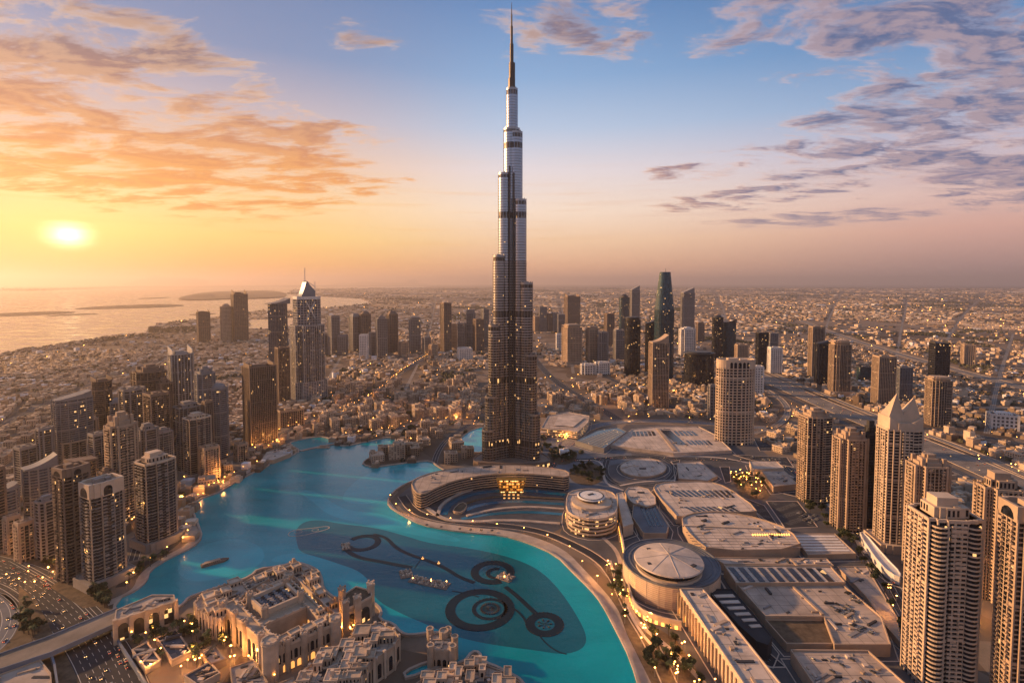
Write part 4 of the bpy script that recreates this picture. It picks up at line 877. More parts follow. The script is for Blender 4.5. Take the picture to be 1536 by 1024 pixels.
def rooms(root, lp, z, n, smin=5, smax=11, hmin=3, hmax=7, m_='house_pale'):
    """little roof houses, wind towers and sunk light wells scattered over a roof"""
    X = [a for a, b in lp]; Y = [b for a, b in lp]; k = g = 0; hd = atan2(lp[1][1]-lp[0][1], lp[1][0]-lp[0][0]); used = []
    while k < n and g < 900:
        g += 1; x, y = R.uniform(min(X), max(X)), R.uniform(min(Y), max(Y))
        if not inside([(x, y)], offset(lp, -smin*.7))[0] or any(hypot(x-a, y-b) < smin*1.1 for a, b in used): continue
        used.append((x, y)); w_, d_ = R.uniform(smin, smax), R.uniform(smin, smax); h_ = R.uniform(hmin, hmax); a_ = MB(); b_ = MB(); q = MB().box(x, y, 0, w_, d_, 1, hd).v[:4]; q = ccw([(e_[0], e_[1]) for e_ in q]); t_ = R.random()
        if t_ < .3: a_.ring(q, offset(q, -.6), z-.3, z+1.4); b_.prism(offset(q, -.6), z-.3, z+.15); merge('light_well', [(a_, m_), (b_, 'skylight')], root)
        else:
            a_.prism(q, z-.3, z+h_); a_.ring(offset(q, .25), offset(q, -.5), z+h_-.4, z+h_+.9)
            if t_ > .8: a_.box(x, y, z+h_, 2.6, 2.6, 4.5, hd)
            for e0, e1 in zip(q, q[1:]+q[:1]):
                L = hypot(e1[0]-e0[0], e1[1]-e0[1]); m2 = int(L/2.6)
                for j in range(m2): b_.panel((e0[0]+(e1[0]-e0[0])*(j+.3)/m2, e0[1]+(e1[1]-e0[1])*(j+.3)/m2), (e0[0]+(e1[0]-e0[0])*(j+.7)/m2, e0[1]+(e1[1]-e0[1])*(j+.7)/m2), z+.6, z+h_*.75, .1)
            merge('roof_room', [(a_, m_)]+([(b_, 'glass')] if b_.v else []), root)
        k += 1
def lay(root, c, name, quads, z, h_, m_, zpx=None, rot=None):
    """slabs laid on a roof, each a traced outline at the roof's height"""
    mb = MB()
    for q in quads:
        p = ccw(P(q, z)); mb.prism([(x-c[0], y-c[1]) for x, y in p], z-.4, z+h_)
    return mb.build(name, M[m_], root)
def stripes(q, n, gap=.35):
    """n slots between the two long edges of a traced quad (a,b along the top, d,c along the bottom)"""
    a, b, c, d = q; res = []
    L = lambda p, r, t: (p[0]+(r[0]-p[0])*t, p[1]+(r[1]-p[1])*t)
    for i in range(n):
        t0, t1 = i/n, (i+1-gap)/n; res.append([L(a, b, t0), L(a, b, t1), L(d, c, t1), L(d, c, t0)])
    return res

# crescent building round the foot of the supertall
cz = 22
block('crescent_building', 'long curved building with banded floors, wrapping the lake side foot of the supertall', 'building',
      [(616, 722), (634, 713), (664, 705), (700, 700), (745, 697), (790, 698), (830, 702), (854, 707), (853, 716), (825, 713), (790, 710), (750, 710), (712, 714), (680, 721), (655, 731), (634, 742), (622, 738)], cz, 'tan', 'roof', 6, 1.0, 'glass', 1, clutter=10)
# entrance canopy glowing gold in its middle
c = gp(767, 739, 0); r_ = thing('entrance_pavilion', 'glowing golden entrance pavilion in the middle of the crescent building', 'pavilion', (c[0], c[1], 0))
mb = MB()
for k in range(9): mb.box((k-4)*4.4, 0, 0, 1.0, 1.0, 20)
for k in range(5): mb.box(0, 2-k*1.2, 20-k*3.8, 46-k*2.4, 8, 1.5)
mb.build('frame', M['gold'], r_); MB().box(0, 3.0, .2, 37, 3, 19).build('lit_glazing', M['entrance'], r_)
mb = MB()
for k in range(4): mb.box((k-1.5)*7, -14, 0, 3.0, 16, .5)
mb.build('lit_steps', M['lit'], r_)
# curved pools and terraces in front
for k, (px, wd, m_) in enumerate([([(665, 772), (672, 756), (705, 741), (750, 735), (800, 736), (848, 742)], 11, 'pool'), ([(690, 768), (720, 756), (770, 751), (846, 756)], 9, 'pool'), ([(692, 778), (730, 771), (790, 767), (844, 771)], 8, 'pool')]):
    line = smooth(P(px), 2, False); mb = MB(); mb.strip(line, wd, .25); struct(mb.build('pool_water', M[m_]))
for k, (px, wd) in enumerate([([(656, 775), (662, 755), (700, 735), (750, 728), (800, 729), (848, 735)], 5), ([(684, 763), (712, 749), (760, 744), (846, 749)], 5), ([(700, 774), (740, 764), (790, 760), (846, 764)], 5), ([(640, 762), (665, 780), (705, 784), (760, 780), (840, 786)], 6)]):
    mb = MB(); mb.strip(smooth(P(px), 2, False), wd, 0, 1.6); struct(mb.build('terrace_path', M['paving' if k != 1 else 'soil']))
block('round_pavilion', 'small low planter pavilion between the curved pools', 'pavilion', [(678, 765), (692, 752), (702, 757), (694, 768), (684, 768)], 3, 'tan', 'soil', 0, .8, None, 1)
# rounded hotel building with a disc roof
hz = 24
rt, lp, c = block('office_building', 'curved layered sand coloured building with white disc roof, between crescent and mall', 'building',
      [(850, 742), (862, 735), (890, 733), (916, 737), (925, 745), (926, 768), (915, 776), (890, 780), (862, 775), (849, 765)], hz, 'cream', 'roof_pale', 5, 1.4, 'shop', 1, clutter=8)
x, y = gp(888, 756, hz); x -= c[0]; y -= c[1]; s_ = mpp(*gp(888, 752, hz+6))
up = [(x+q[0]*30*s_*1.0, y+q[1]*22*s_*1.2) for q in circ(1, 28)]; d_ = MB().prism(up, hz-.3, hz+4).build('upper_deck', M['cream'], rt)
y += 8
MB().prism(circ(17*s_, 28, x, y), hz+3.5, hz+8).build('disc_glazing', M['shop'], d_)
mb = MB(); mb.lathe([(0, hz+10), (19*s_, hz+9.6), (21*s_, hz+8.6), (21*s_, hz+7.8), (0, hz+7.8)], 32, x, y); mb.build('disc_roof', M['white'], d_)
MB().ring(circ(19.4*s_, 32, x, y), circ(17.6*s_, 32, x, y), hz+9.5, hz+9.95).build('disc_rim', M['dark'], d_)
mb = MB(); mb.box(x+1, y+2, hz+9.7, 5, 3, 1.2, .5); mb.box(x-3, y, hz+9.7, 3, 4, .8, .2); mb.build('roof_hatch', M['dark'], d_)
lowb = [(848, 768), (849, 776), (862, 786), (890, 792), (916, 788), (926, 778)]
mb = MB(); w_ = [(a[0]-c[0], a[1]-c[1]) for a in smooth(P(lowb, 5), 2, False)]
for a in along(w_, 9): mb.box(a[0], a[1]-2, 1.5, 3.2, .5, 3.0, a[2])
mb.build('lit_shopfront', M['glowstrip'], rt)
# opera hall, arc roofs, teal glass roof
rt, lp, c = block('opera_hall', 'angular layered hall with a flat tan roof, right behind the supertall', 'hall', [(812, 642), (822, 624), (852, 618), (884, 624), (882, 634), (866, 648), (846, 645), (826, 644)], 16, 'roof_pale', 'roof', 4, 1, 'shop')
lay(rt, c, 'upper_roof', [[(830, 638), (838, 624), (864, 623), (876, 627), (860, 640), (846, 638)]], 17.5, .2, 'roof_pale')
rt, lp, c = block('glass_hall', 'low hall with slanted teal glazed roof, between the opera hall and the parking roofs', 'hall', [(863, 661), (897, 645), (926, 641), (940, 647), (906, 672), (889, 669)], 9, 'grey', 'teal', 0, .6)
lay(rt, c, 'roof_rib', stripes(((866, 661), (925, 642.5), (936, 648), (902, 671)), 14, .78), 9.4, .3, 'grey')
rt, lp, c = block('parking_roof', 'wide flat parking roof with dark skylight slots, left of the latticed cream hotel', 'building', [(916, 668), (948, 644), (985, 640), (1048, 640), (1072, 652), (1098, 676), (1010, 680)], 5, 'roof_pale', 'roof_pale', 0, 1.4, clutter=14)
lay(rt, c, 'skylight', stripes(((948, 647), (982, 646), (986, 653), (950, 654)), 6)+[[(990, 645), (1005, 645), (1030, 667), (1016, 667)]]+stripes(((1010, 646), (1040, 646), (1050, 653), (1016, 653)), 5)+stripes(((1028, 660), (1064, 660), (1072, 667), (1036, 667)), 6), 5.1, .2, 'skylight')
lay(rt, c, 'roof_wall', [[(984, 643), (988, 642), (1016, 676), (1010, 676)]], 5.6, 1.0, 'tan')
block('round_plaza_roof', 'oval flat roof like a disc in the ring road loop', 'building', [(965+35*cos(q*pi/10), 701+14*sin(q*pi/10)) for q in range(20)], 3, 'tan', 'roof_pale', 0, .8, clutter=8)
block('half_round_roof', 'egg shaped flat mall roof beside the layered sand coloured building', 'building', [(937, 738), (942, 731), (956, 729), (972, 733), (983, 745), (984, 756), (970, 760), (950, 755), (942, 748)], 9, 'tan', 'roof_pale', 0, .8, clutter=4)
rt, lp, c = block('entry_wing', 'striped low mall wing with long dark glass slots, running up from the round drum building', 'building', [(950, 758), (984, 758), (1003, 789), (1000, 800), (965, 800), (948, 775)], 7, 'tan', 'asphalt_pale', 0, 1)
lay(rt, c, 'skylight', stripes(((960, 760), (984, 760), (998, 789), (974, 789)), 4, .4), 7.1, .3, 'skylight')
block('bridge_hall', 'narrow roofed passage with lit end, beside the egg shaped roof', 'building', [(925, 740), (934, 738), (950, 785), (935, 790)], 14, 'cream', 'roof_pale', 0, .6)
block('lot_kiosk_hall', 'low pale roof between the ring road and the garden of lit trees', 'building', [(1015, 694), (1050, 692), (1076, 714), (1062, 721), (1018, 718)], 4, 'tan', 'roof_pale', 0, .8, clutter=5)
block('pale_hall', 'pale low hall right of the garden of lit trees', 'building', [(1124, 692), (1165, 692), (1176, 702), (1130, 704)], 9, 'cream', 'roof_pale', 0, .8)
block('tan_hall', 'tan low hall with dark courtyard below the pale low hall', 'building', [(1142, 706), (1176, 706), (1196, 726), (1160, 730)], 9, 'tan', 'roof', 0, .8, clutter=6)
rt, lp, c = block('mall_hall', 'mall hall with two rows of slanted dark skylights and rounded corners', 'mall', [(979, 728), (1000, 723), (1062, 722), (1090, 730), (1140, 766), (1120, 769), (1048, 767), (1018, 778), (1006, 764), (985, 742)], 10, 'tan', 'roof_pale', 0, 1.4, sm=1, clutter=12)
lay(rt, c, 'skylight', stripes(((996, 735), (1094, 735), (1106, 746), (1012, 744)), 12, .45)+stripes(((1026, 760), (1100, 759), (1114, 767), (1040, 767)), 9, .45), 10.1, .3, 'skylight')
rt, lp, c = block('mall_hall', 'great fan shaped mall roof with glowing ridge line, largest plain roof of the mall', 'mall', [(1020, 780), (1032, 772), (1060, 768), (1095, 769), (1140, 778), (1186, 795), (1206, 824), (1066, 827), (1038, 806)], 13, 'tan', 'roof_pale', 0, 1.6, sm=1, clutter=26)
lay(rt, c, 'roof_step', [[(1024, 789), (1186, 795), (1186, 793), (1024, 787)]], 13.3, 1.2, 'cream')
lay(rt, c, 'lit_strip', stripes(((1128, 800.5), (1186, 800), (1187, 802.5), (1129, 803)), 16, .55), 13.2, .4, 'glowstrip')
lay(rt, c, 'roof_seam', [[(1026+i*3, 793+i*4.4), (1182+i*3.4, 796+i*4), (1182+i*3.4, 796.5+i*4), (1026+i*3, 793.5+i*4.4)] for i in range(1, 7)], 13.15, .15, 'roof')
# drum with a shallow cone roof
dz = 24; x0, y0 = gp(1006, 842, dz); s_ = mpp(x0, y0, dz); rd = 70*s_
rt = thing('drum_building', 'round brick clad mall drum with a shallow white cone roof over dark glass', 'mall', (x0, y0, 0)); BLOCKS.append([(x0+a, y0+b) for a, b in circ(rd)])
MB().prism(circ(rd, 48), 0, dz, top=False).build('wall', M['tan'], rt)
mb = MB()
for z in range(2, dz, 2): mb.ring(circ(rd+.18, 48), circ(rd-.3, 48), z, z+1.5)
for q in range(24): a = 2*pi*q/24; mb.box((rd+.1)*cos(a), (rd+.1)*sin(a), 0, .5, 1.2, dz, a)
mb.build('brick_courses', M['cream'], rt)
MB().prism(circ(rd-.3, 48), dz-.5, dz-.05).build('roof_deck', M['asphalt_pale'], rt); mb = MB(); mb.ring(circ(rd+.4, 48), circ(rd-.9, 48), dz-.8, dz+1.2); mb.ring(circ(rd*.86, 48), circ(rd*.85, 48), dz-.1, dz+.5); mb.ring(circ(rd*.93, 48), circ(rd*.92, 48), dz-.1, dz+.4); mb.build('parapet', M['asphalt_pale'], rt)
cx, cy = gp(1003, 836, dz+11); cx -= x0; cy -= y0; rr = 47*mpp(cx+x0, cy+y0, dz+11)
g_ = MB().prism(circ(rr*.92, 40, cx, cy), dz-.2, dz+9).build('drum_glazing', M['black'], rt)
MB().ring(circ(rr*1.02, 40, cx, cy), circ(rr*.9, 40, cx, cy), dz-.1, dz+2.5).build('drum_base', M['cream'], g_)
mb = MB(); mb.lathe([(0, dz+15), (rr*1.06, dz+9.8), (rr*1.08, dz+8.6), (0, dz+8.6)], 8*6, cx, cy)
for q in range(8): a = 2*pi*q/8; mb.bar((cx, cy, dz+15.1), (cx+rr*1.05*cos(a), cy+rr*1.05*sin(a), dz+9.9), .35)
mb.build('cone_roof', M['roof_pale'], rt); MB().bar((cx, cy, dz+15), (cx, cy, dz+22), .4).build('mast', M['grey'], rt)
mb = MB(); mb.box(cx+rr*.62, cy-rr*.5, dz+11.2, 6, 4, .8, .6); mb.box(cx-rr*.7, cy-rr*.35, dz+10.6, 4, 4, .8); mb.box(cx-rr*.5, cy+rr*.55, dz+11, 4, 3, .8); mb.build('roof_hatch', M['dark'], rt)
# lit retaining wall running along the drum towards the layered building
line = smooth(P([(929, 793), (936, 830), (941, 865), (944, 900), (958, 925), (990, 938), (1022, 945)], 0), 2, False)
rt = thing('lit_wall', 'glowing yellow garden wall curving along the foot of the drum building', 'wall', (0, 0, 0))
MB().strip(line, 1.5, 0, 9).build('wall', M['cream'], rt)
mb = MB()
for a in along(line, 6): mb.box(a[0]-sin(a[2])*1.2*-1, a[1]-1.2, .8, 2.6, .3, 3.2, a[2])
mb.build('wall_light', M['glowstrip'], rt)
# long front hall with lit colonnade
fz = 24
rt, lp, c = block('mall_front_hall', 'long straight mall front with lit colonnade facing the lake promenade', 'mall', [(1020, 884), (1053, 883), (1090, 925), (1178, 1035), (1200, 1062), (1142, 1062), (1118, 1030)], fz, 'cream', 'roof_pale', 0, 1.4, clutter=14)
p0, p1 = [(q[0]-c[0], q[1]-c[1]) for q in P([(1142, 1062), (1020, 884)], fz)]; p0, p1 = p1, p0
L = hypot(p1[0]-p0[0], p1[1]-p0[1]); n_ = 22; pn = MB(); cl = MB(); ws = MB(); hd = atan2(p1[1]-p0[1], p1[0]-p0[0])
for j in range(n_):
    f_ = lambda t_: (p0[0]+(p1[0]-p0[0])*t_, p0[1]+(p1[1]-p0[1])*t_)
    pn.panel(f_((j+.15)/n_), f_((j+.85)/n_), 9, 19, .2, False); q = f_(j/n_); cl.box(q[0]+sin(hd)*1, q[1]-cos(hd)*1, 0, 1.4, 2.4, 21, hd)
    if j % 2 == 0: ws.panel(f_((j+.1)/n_), f_((j+.9)/n_), 1, 6.5, .22, False)
pn.build('window', M['glass'], rt); cl.build('columns', M['tan'], rt); ws.build('lit_shopfront', M['glowstrip'], rt)
rt, lp, c = block('skylight_wing', 'dark mall wing with broad roof bars, between front hall and deck roofs', 'mall', [(1062, 884), (1098, 884), (1128, 918), (1158, 955), (1152, 968), (1135, 962), (1108, 938)], 14, 'asphalt', 'asphalt', 0, 1)
lay(rt, c, 'roof_bar', stripes(((1070, 890), (1136, 936), (1112, 938), (1066, 890))[:1]+((1132, 936),)+((1116, 941),)+((1062, 890),), 1)[:0]+[[(1068+i*11, 892+i*9), (1099+i*8, 891+i*9), (1103+i*8, 895+i*9), (1072+i*11, 896+i*9)] for i in range(6)], 14.2, .5, 'roof_pale')
rt, lp, c = block('skylight_hall', 'mall hall with one row of black slanted skylights behind the deck roof', 'mall', [(1086, 848), (1246, 850), (1268, 874), (1104, 875)], 13, 'tan', 'roof_pale', 0, 1.2)
lay(rt, c, 'skylight', stripes(((1092, 851), (1238, 852), (1258, 872), (1110, 872)), 10, .42), 13.1, .4, 'skylight')
rt, lp, c = block('deck_roof', 'large rooftop parking deck with parked cars, right of the drum building', 'mall', [(1106, 878), (1264, 878), (1322, 926), (1336, 968), (1252, 968), (1236, 926), (1148, 925)], 10, 'tan', 'roof', 0, 1.6, clutter=12)
lay(rt, c, 'roof_wall', [[(1188, 880), (1191, 880), (1236, 922), (1232, 922)]], 10.3, 1.2, 'tan')
rt, lp, c = block('deck_roof', 'flat rooftop deck with low walls at the bottom edge, before the big cream foreground tower', 'mall', [(1186, 976), (1302, 977), (1364, 1032), (1380, 1062), (1240, 1062), (1222, 1030)], 11, 'tan', 'roof', 0, 1.6, clutter=22)
block('garden_wall', 'lit tan wall round the sunken brown garden on the mall deck', 'wall', [(1148, 930), (1236, 930), (1254, 966), (1180, 966)], 7, 'tan', 'soil', 0, 1.2)
block('strip_roof', 'long narrow pale roof strip below the fan shaped mall roof', 'mall', [(1070, 836), (1240, 838), (1250, 848), (1086, 846)], 8, 'tan', 'roof', 0, .8, clutter=10)
rt, lp, c = block('striped_lot', 'pale striped parking roof with a lamp row, beside the row of tan towers', 'building', [(1186, 800), (1252, 800), (1284, 830), (1212, 832)], 6, 'tan', 'roof', 0, .6)
lay(rt, c, 'roof_bar', [[(1190+i*3.4, 803+i*4.2), (1252+i*4.2, 803+i*4.2), (1254+i*4.2, 805+i*4.2), (1192+i*3.4, 805+i*4.2)] for i in range(6)], 6.1, .3, 'white')
block('side_deck', 'long bare parking deck along the foot of the row of tan towers', 'building', [(1256, 850), (1300, 850), (1345, 925), (1352, 965), (1330, 940), (1300, 895)], 5, 'tan', 'roof', 0, .8, clutter=4)
block('podium_roof', 'curved white ribbed podium at the foot of the pointed crown tower', 'building', [(1288, 800), (1296, 798), (1330, 838), (1352, 860), (1348, 868), (1322, 850)], 8, 'white', 'white', 0, 1.5, sm=1)

block('waterfront_hall', 'low pale hall on the north west shore in front of the dark ribbed slab tower', 'hall', [(392, 690), (400, 678), (430, 669), (438, 673), (436, 680), (410, 690)], 7, 'tan', 'roof_pale', 0, .8, clutter=5)
line = P([(450, 677), (478, 671), (508, 665)]); jt = thing('jetty', 'long low jetty with a small landing stage crossing the north arm of the lake', 'jetty', (0, 0, 0)); MB().strip(line, 7, .8, 2.0).build('deck', M['paving'], jt); mb = MB(); [mb.box(a, b, -.2, 1, 1, 1.2) for a, b, h_ in along(line, 12)]; mb.build('piles', M['brown'], jt)
x, y = gp(486, 670); MB().box(x, y-6, .6, 26, 10, 1.3).box(x, y-6, 1.9, 12, 5, 3.2).build('landing_stage', M['tan'], jt)
# pale kerbs round every mall block
for p_ in BLOCKS:
    c_ = centre(p_)
    if c_[0] > -40 and c_[1] < 1300 and len(p_) < 90:
        for o_ in (6,): struct(MB().ring(offset(p_, o_), offset(p_, o_-.9), 0, .32).build('kerb', M['roof_pale']))
LOTS = []
def lot(px, rz, rows):
    pw = ccw(P(px)); sheet('parking_ground', [pw], .16, 'asphalt'); struct(MB().ring(offset(pw, .8), offset(pw, -.2), 0, .5).build('kerb', M['roof_pale'])); mb = MB(); cx, cy = centre(pw); ip = offset(pw, -5)
    for i in range(-40, 40):
        for j in range(-rows, rows+1):
            x, y = cx+i*2.8*cos(rz)-j*17*sin(rz), cy+i*2.8*sin(rz)+j*17*cos(rz)
            if inside([(x, y)], ip)[0]: mb.box(x, y, .16, .22, 9.5, .012, rz)
    struct(mb.build('parking_marking', M['mark'])); LOTS.append((pw, rz))
lot([(1100, 682), (1180, 686), (1190, 700), (1128, 690)], .2, 4); lot([(1130, 656), (1180, 660), (1192, 676), (1140, 676)], .2, 4); lot([(1030, 724), (1012, 722), (1020, 690), (1006, 692)], .2, 2); lot([(1088, 724), (1096, 722), (1094, 700), (1080, 700)], .3, 3); lot([(1150, 752), (1196, 752), (1226, 790), (1178, 792)], .5, 5); lot([(1192, 715), (1212, 735), (1196, 745), (1168, 738)], .5, 4); lot([(1104, 742), (1146, 758), (1168, 790), (1146, 778)], .5, 4); lot([(1104, 976), (1150, 976), (1178, 1000), (1140, 1000)], .4, 3); lot([(1296, 905), (1322, 900), (1350, 945), (1336, 950)], .4, 4)
path('mall_footpath', [(1000, 684), (1060, 684), (1110, 690), (1190, 712), (1240, 750), (1300, 830)], 5, .13, 'roof_pale'); path('mall_footpath', [(930, 728), (960, 722), (1000, 720), (1070, 722), (1110, 745), (1150, 772)], 4, .13, 'roof_pale'); path('mall_footpath', [(868, 690), (905, 690), (905, 725), (935, 735)], 4, .13, 'roof_pale'); path('mall_footpath', [(905, 806), (930, 830), (934, 880), (950, 930), (1010, 975), (1080, 1050)], 5, .13, 'paving'); path('mall_footpath', [(915, 840), (925, 880), (960, 950), (1010, 1000)], 3, .14, 'roof_pale')
# ---------------------------------------------------------------- the waterside market palace
def q2(A, B, C, D, u, v): return tuple((A[i]*(1-u)+B[i]*u)*(1-v)+(D[i]*(1-u)+C[i]*u)*v for i in (0, 1))
mz = 26
W_, S_, E_, N_ = [gp(*p, mz) for p in ((334, 908), (405, 972), (503, 930), (433, 865))]
c = centre([W_, S_, E_, N_]); rt = thing('market_palace', 'sand coloured market palace with courtyards, arches and corner turrets on the lake shore', 'palace', (c[0], c[1], 0)); BLOCKS.append([W_, S_, E_, N_])
Q = lambda u, v: tuple(a-b for a, b in zip(q2(W_, S_, E_, N_, u, v), c))    # u: west to south, v: south-west front to north-east back
def quad(u0, u1, v0, v1): return ccw([Q(u0, v0), Q(u1, v0), Q(u1, v1), Q(u0, v1)])
wl = MB(); pp = MB()
for u0, u1, v0, v1, zz in [(0, 1, 0, .16, 26), (.84, 1, .16, 1, 22), (0, .84, .86, 1, 24), (0, .14, .16, .86, 22), (.48, .60, .16, .86, 24), (.14, .48, .16, .30, 19)]:
    p = quad(u0, u1, v0, v1); wl.prism(p, 0, zz); pp.ring(offset(p, .3), offset(p, -.9), zz-.5, zz+1.6)
    for a, b in zip(p, p[1:]+p[:1]):
        for g in along([a, b], 7): pp.box(g[0], g[1], zz+1.5, 1.4, 1.4, 1.2, g[2])
wl.build('wall', M['house_pale'], rt); pp.build('parapet', M['cream'], rt)
p = quad(.14, .48, .30, .86); hall = MB().prism(p, 0, 27).build('great_hall', M['house_pale'], rt)
MB().ring(offset(p, .5), offset(p, -1.6), 26.5, 31).build('hall_parapet', M['cream'], hall); MB().prism(offset(p, -1.7), 26.8, 27.4).build('glass_roof', M['skylight'], hall)
mb = MB(); P_ = offset(p, -2)
for k in range(7):
    for l in range(4):
        q = q2(P_[0], P_[1], P_[2], P_[3], (k+.5)/7, (l+.5)/4); mb.box(q[0], q[1], 27.3, R.uniform(2, 5), R.uniform(2, 4), R.uniform(.6, 2), .4)
mb.build('roof_plant', M['grey'], hall)
MB().prism(quad(.60, .84, .16, .86), 0, .6).build('courtyard_floor', M['paving'], rt)
class Each:
    # every opening a part of its own
    def __init__(s, name, m_): s.n = name; s.m = m_
    def panel(s, *a): MB().panel(*a).build(s.n, M[s.m], rt)
aw = Each('arched_window', 'glass'); gl_ = Each('lit_arch', 'lit')
def arc_row(A, B, n, za, zb, th=.25, mbs=None, m0=.2):
    for j in range(n):
        t0, t1 = (j+m0)/n, (j+1-m0)/n; (mbs or aw).panel((A[0]+(B[0]-A[0])*t0, A[1]+(B[1]-A[1])*t0), (A[0]+(B[0]-A[0])*t1, A[1]+(B[1]-A[1])*t1), za, zb, th)
arc_row(Q(0, 0), Q(1, 0), 11, 3, 18); arc_row(Q(1, 0), Q(1, 1), 12, 9, 17); arc_row(Q(1, .16), Q(1, 1), 8, 1, 7, .3, gl_)
arc_row(Q(.60, .86), Q(.60, .16), 8, 1.5, 17, .3, gl_, .28); arc_row(Q(.60, .86), Q(.84, .86), 3, 1.5, 14, .3, gl_, .28); arc_row(Q(1, 1), Q(0, 1), 10, 6, 16); arc_row(Q(.48, .3), Q(.48, .86), 6, 20, 24, .2, gl_)
arc_row(Q(0, 1), Q(0, 0), 8, 5, 16)

for u, v, r_, zz in [(1, 0, 6.5, 33), (.83, 0, 2.6, 31), (0, 0, 4, 31), (.5, 0, 2.6, 30), (.28, 0, 2.6, 30), (1, 1, 5, 29), (.14, .30, 3, 34), (.48, .30, 3, 34), (.48, .86, 3, 34), (.14, .86, 3, 34), (0, 1, 4.5, 29), (1, .5, 3, 27), (1, .25, 2.5, 27), (1, .75, 2.5, 27)]:
    tu = MB(); tc_ = MB(); x, y = Q(u, v); tu.prism(circ(r_, 12, x, y), 0, zz); tu.prism(circ(r_*1.12, 12, x, y), zz-2, zz-.8, bottom=True)
    for k in range(6): tc_.box(x+r_*.9*cos(k*pi/3), y+r_*.9*sin(k*pi/3), zz-.3, 1.1, 1.1, 2.2, k*pi/3)
    tc_.ring(circ(r_+.2, 12, x, y), circ(r_-.7, 12, x, y), zz-.5, zz+1)
    tc_.build('crown', M['cream'], tu.build('turret', M['house_pale'], rt))
# great portal on the front corner
mb = MB(); A, B = Q(.83, 0), Q(1, 0); hd = atan2(B[1]-A[1], B[0]-A[0]); nx, ny = sin(hd), -cos(hd)
mb.panel((A[0]*.75+B[0]*.25+nx*1.2, A[1]*.75+B[1]*.25+ny*1.2), (A[0]*.3+B[0]*.7+nx*1.2, A[1]*.3+B[1]*.7+ny*1.2), 0, 22, .5); mb.build('portal_opening', M['black'], rt)
kw = dict(wall='house_pale'); ROOMY = [(rt, offset(quad(.84, 1, .16, 1), -.5), 22, 5), (rt, offset(quad(0, .14, .16, .86), -.5), 22, 6), (rt, offset(quad(0, .84, .86, 1), -.5), 24, 6)]
rt, lp, c = block('market_wing', 'curved sand coloured arcade wing at the west end of the market palace', 'building', [(292, 906), (298, 916), (315, 925), (334, 931), (345, 915), (372, 886), (360, 870), (330, 880), (304, 890)], 20, roof='roof', arcade=(5, 3, 15, 'glass'), clutter=8, **kw)
rl = lp; mb = MB()
for a in along(lp, 5, True): mb.box(a[0], a[1], 0, 1.4, 1.4, 22.5, a[2])
mb.build('pilasters', M['cream'], rt)
tt, lp, c = block('market_terrace', 'low lakeside restaurant terraces stepping down behind the market palace', 'building', [(376, 868), (423, 852), (442, 845), (460, 849), (477, 859), (483, 873), (484, 887), (502, 902), (525, 905), (506, 925), (440, 864), (385, 885)], 9, roof='roof', arcade=(6, 1, 6, 'shop'), clutter=16, **kw)
ROOMY.append((tt, lp, 9, 26)); ROOMY.append((rt, rl, 20, 12))
block('market_terrace', 'narrow sandy rooftop lane of cafes along the west water edge of the market palace', 'building', [(346, 884), (384, 864), (396, 858), (404, 868), (372, 886)], 13, roof='paving', arcade=(6, 2, 8, 'shop'), clutter=8, **kw)
for rt_, lp_, z_, n_ in ROOMY: rooms(rt_, lp_, z_, n_)
gt, lp, c = block('water_gate', 'square sand coloured gate house with tall arch and four corner towers by the fountain lake', 'gatehouse', [(513, 894), (534, 880), (556, 886), (558, 894), (536, 907), (518, 914)], 24, roof='soil', arcade=(9, 3, 18, 'shop'), **kw)
for x, y in (lp[0], lp[1], lp[3], lp[5]):
    mb = MB(); mb.box(x, y, 0, 6, 6, 31, .5); mb.box(x, y, 31, 7, 7, 1.2, .5); [mb.box(x+sx*2.4, y+sy*2.4, 32, 1.4, 1.4, 1.8, .5) for sx in (-1, 1) for sy in (-1, 1)]
    mb.build('corner_tower', M['house_pale'], gt)
rt, lp, c = block('market_wing', 'long flat roofed sand coloured market hall running to the bottom edge, south of the palace', 'building', [(452, 1008), (500, 974), (548, 940), (570, 934), (590, 943), (599, 956), (590, 970), (556, 993), (532, 1035), (440, 1040)], 21, roof='roof', arcade=(5.5, 3, 15, 'glass'), clutter=24, **kw)
mb = MB()
for a in along(lp, 11, True): mb.box(a[0], a[1], 0, 2.2, 2.2, 23.5, a[2])
rooms(rt, lp, 21, 30, 5, 14)
mb.build('pilasters', M['cream'], rt)
rt, lp, c = block('island_villa', 'small crenellated sand coloured villa on the round islet in the lake', 'building', [(645, 951), (672, 951), (682, 963), (679, 977), (646, 976)], 15, roof='roof', arcade=(4.5, 2, 8, 'glass'), clutter=6, **kw)
mb = MB()
for a in along(lp, 4, True): mb.box(a[0], a[1], 15.5, 1.6, 1.2, 2, a[2])
mb.build('battlements', M['house_pale'], rt)
for x, y, r_, z_ in [(x, y, 3, 20) for x, y in lp]+[(0, 5, 4, 22)]: MB().prism(circ(r_, 10, x, y), 0, z_).ring(circ(r_+.3, 10, x, y), circ(r_-.6, 10, x, y), z_-.5, z_+1).build('turret', M['house_pale'], rt)
rt, lp, c = block('waterside_villa', 'low sand coloured waterside building at the bottom edge with canopy roof', 'building', [(618, 1030), (655, 1005), (697, 1000), (708, 984), (722, 984), (728, 998), (757, 1008), (802, 1040), (700, 1056), (620, 1056)], 11, roof='roof', arcade=(5, 1, 7, 'shop'), clutter=14, **kw); rooms(rt, lp, 11, 26)
gh, lp, c = block('bridge_gatehouse', 'long stone gatehouse with four arched bays at the right end of the highway bridge', 'gatehouse', [(172, 931), (174, 916), (228, 893), (261, 893), (263, 901), (240, 909), (200, 923)], 20, roof='roof', clutter=8, **kw)
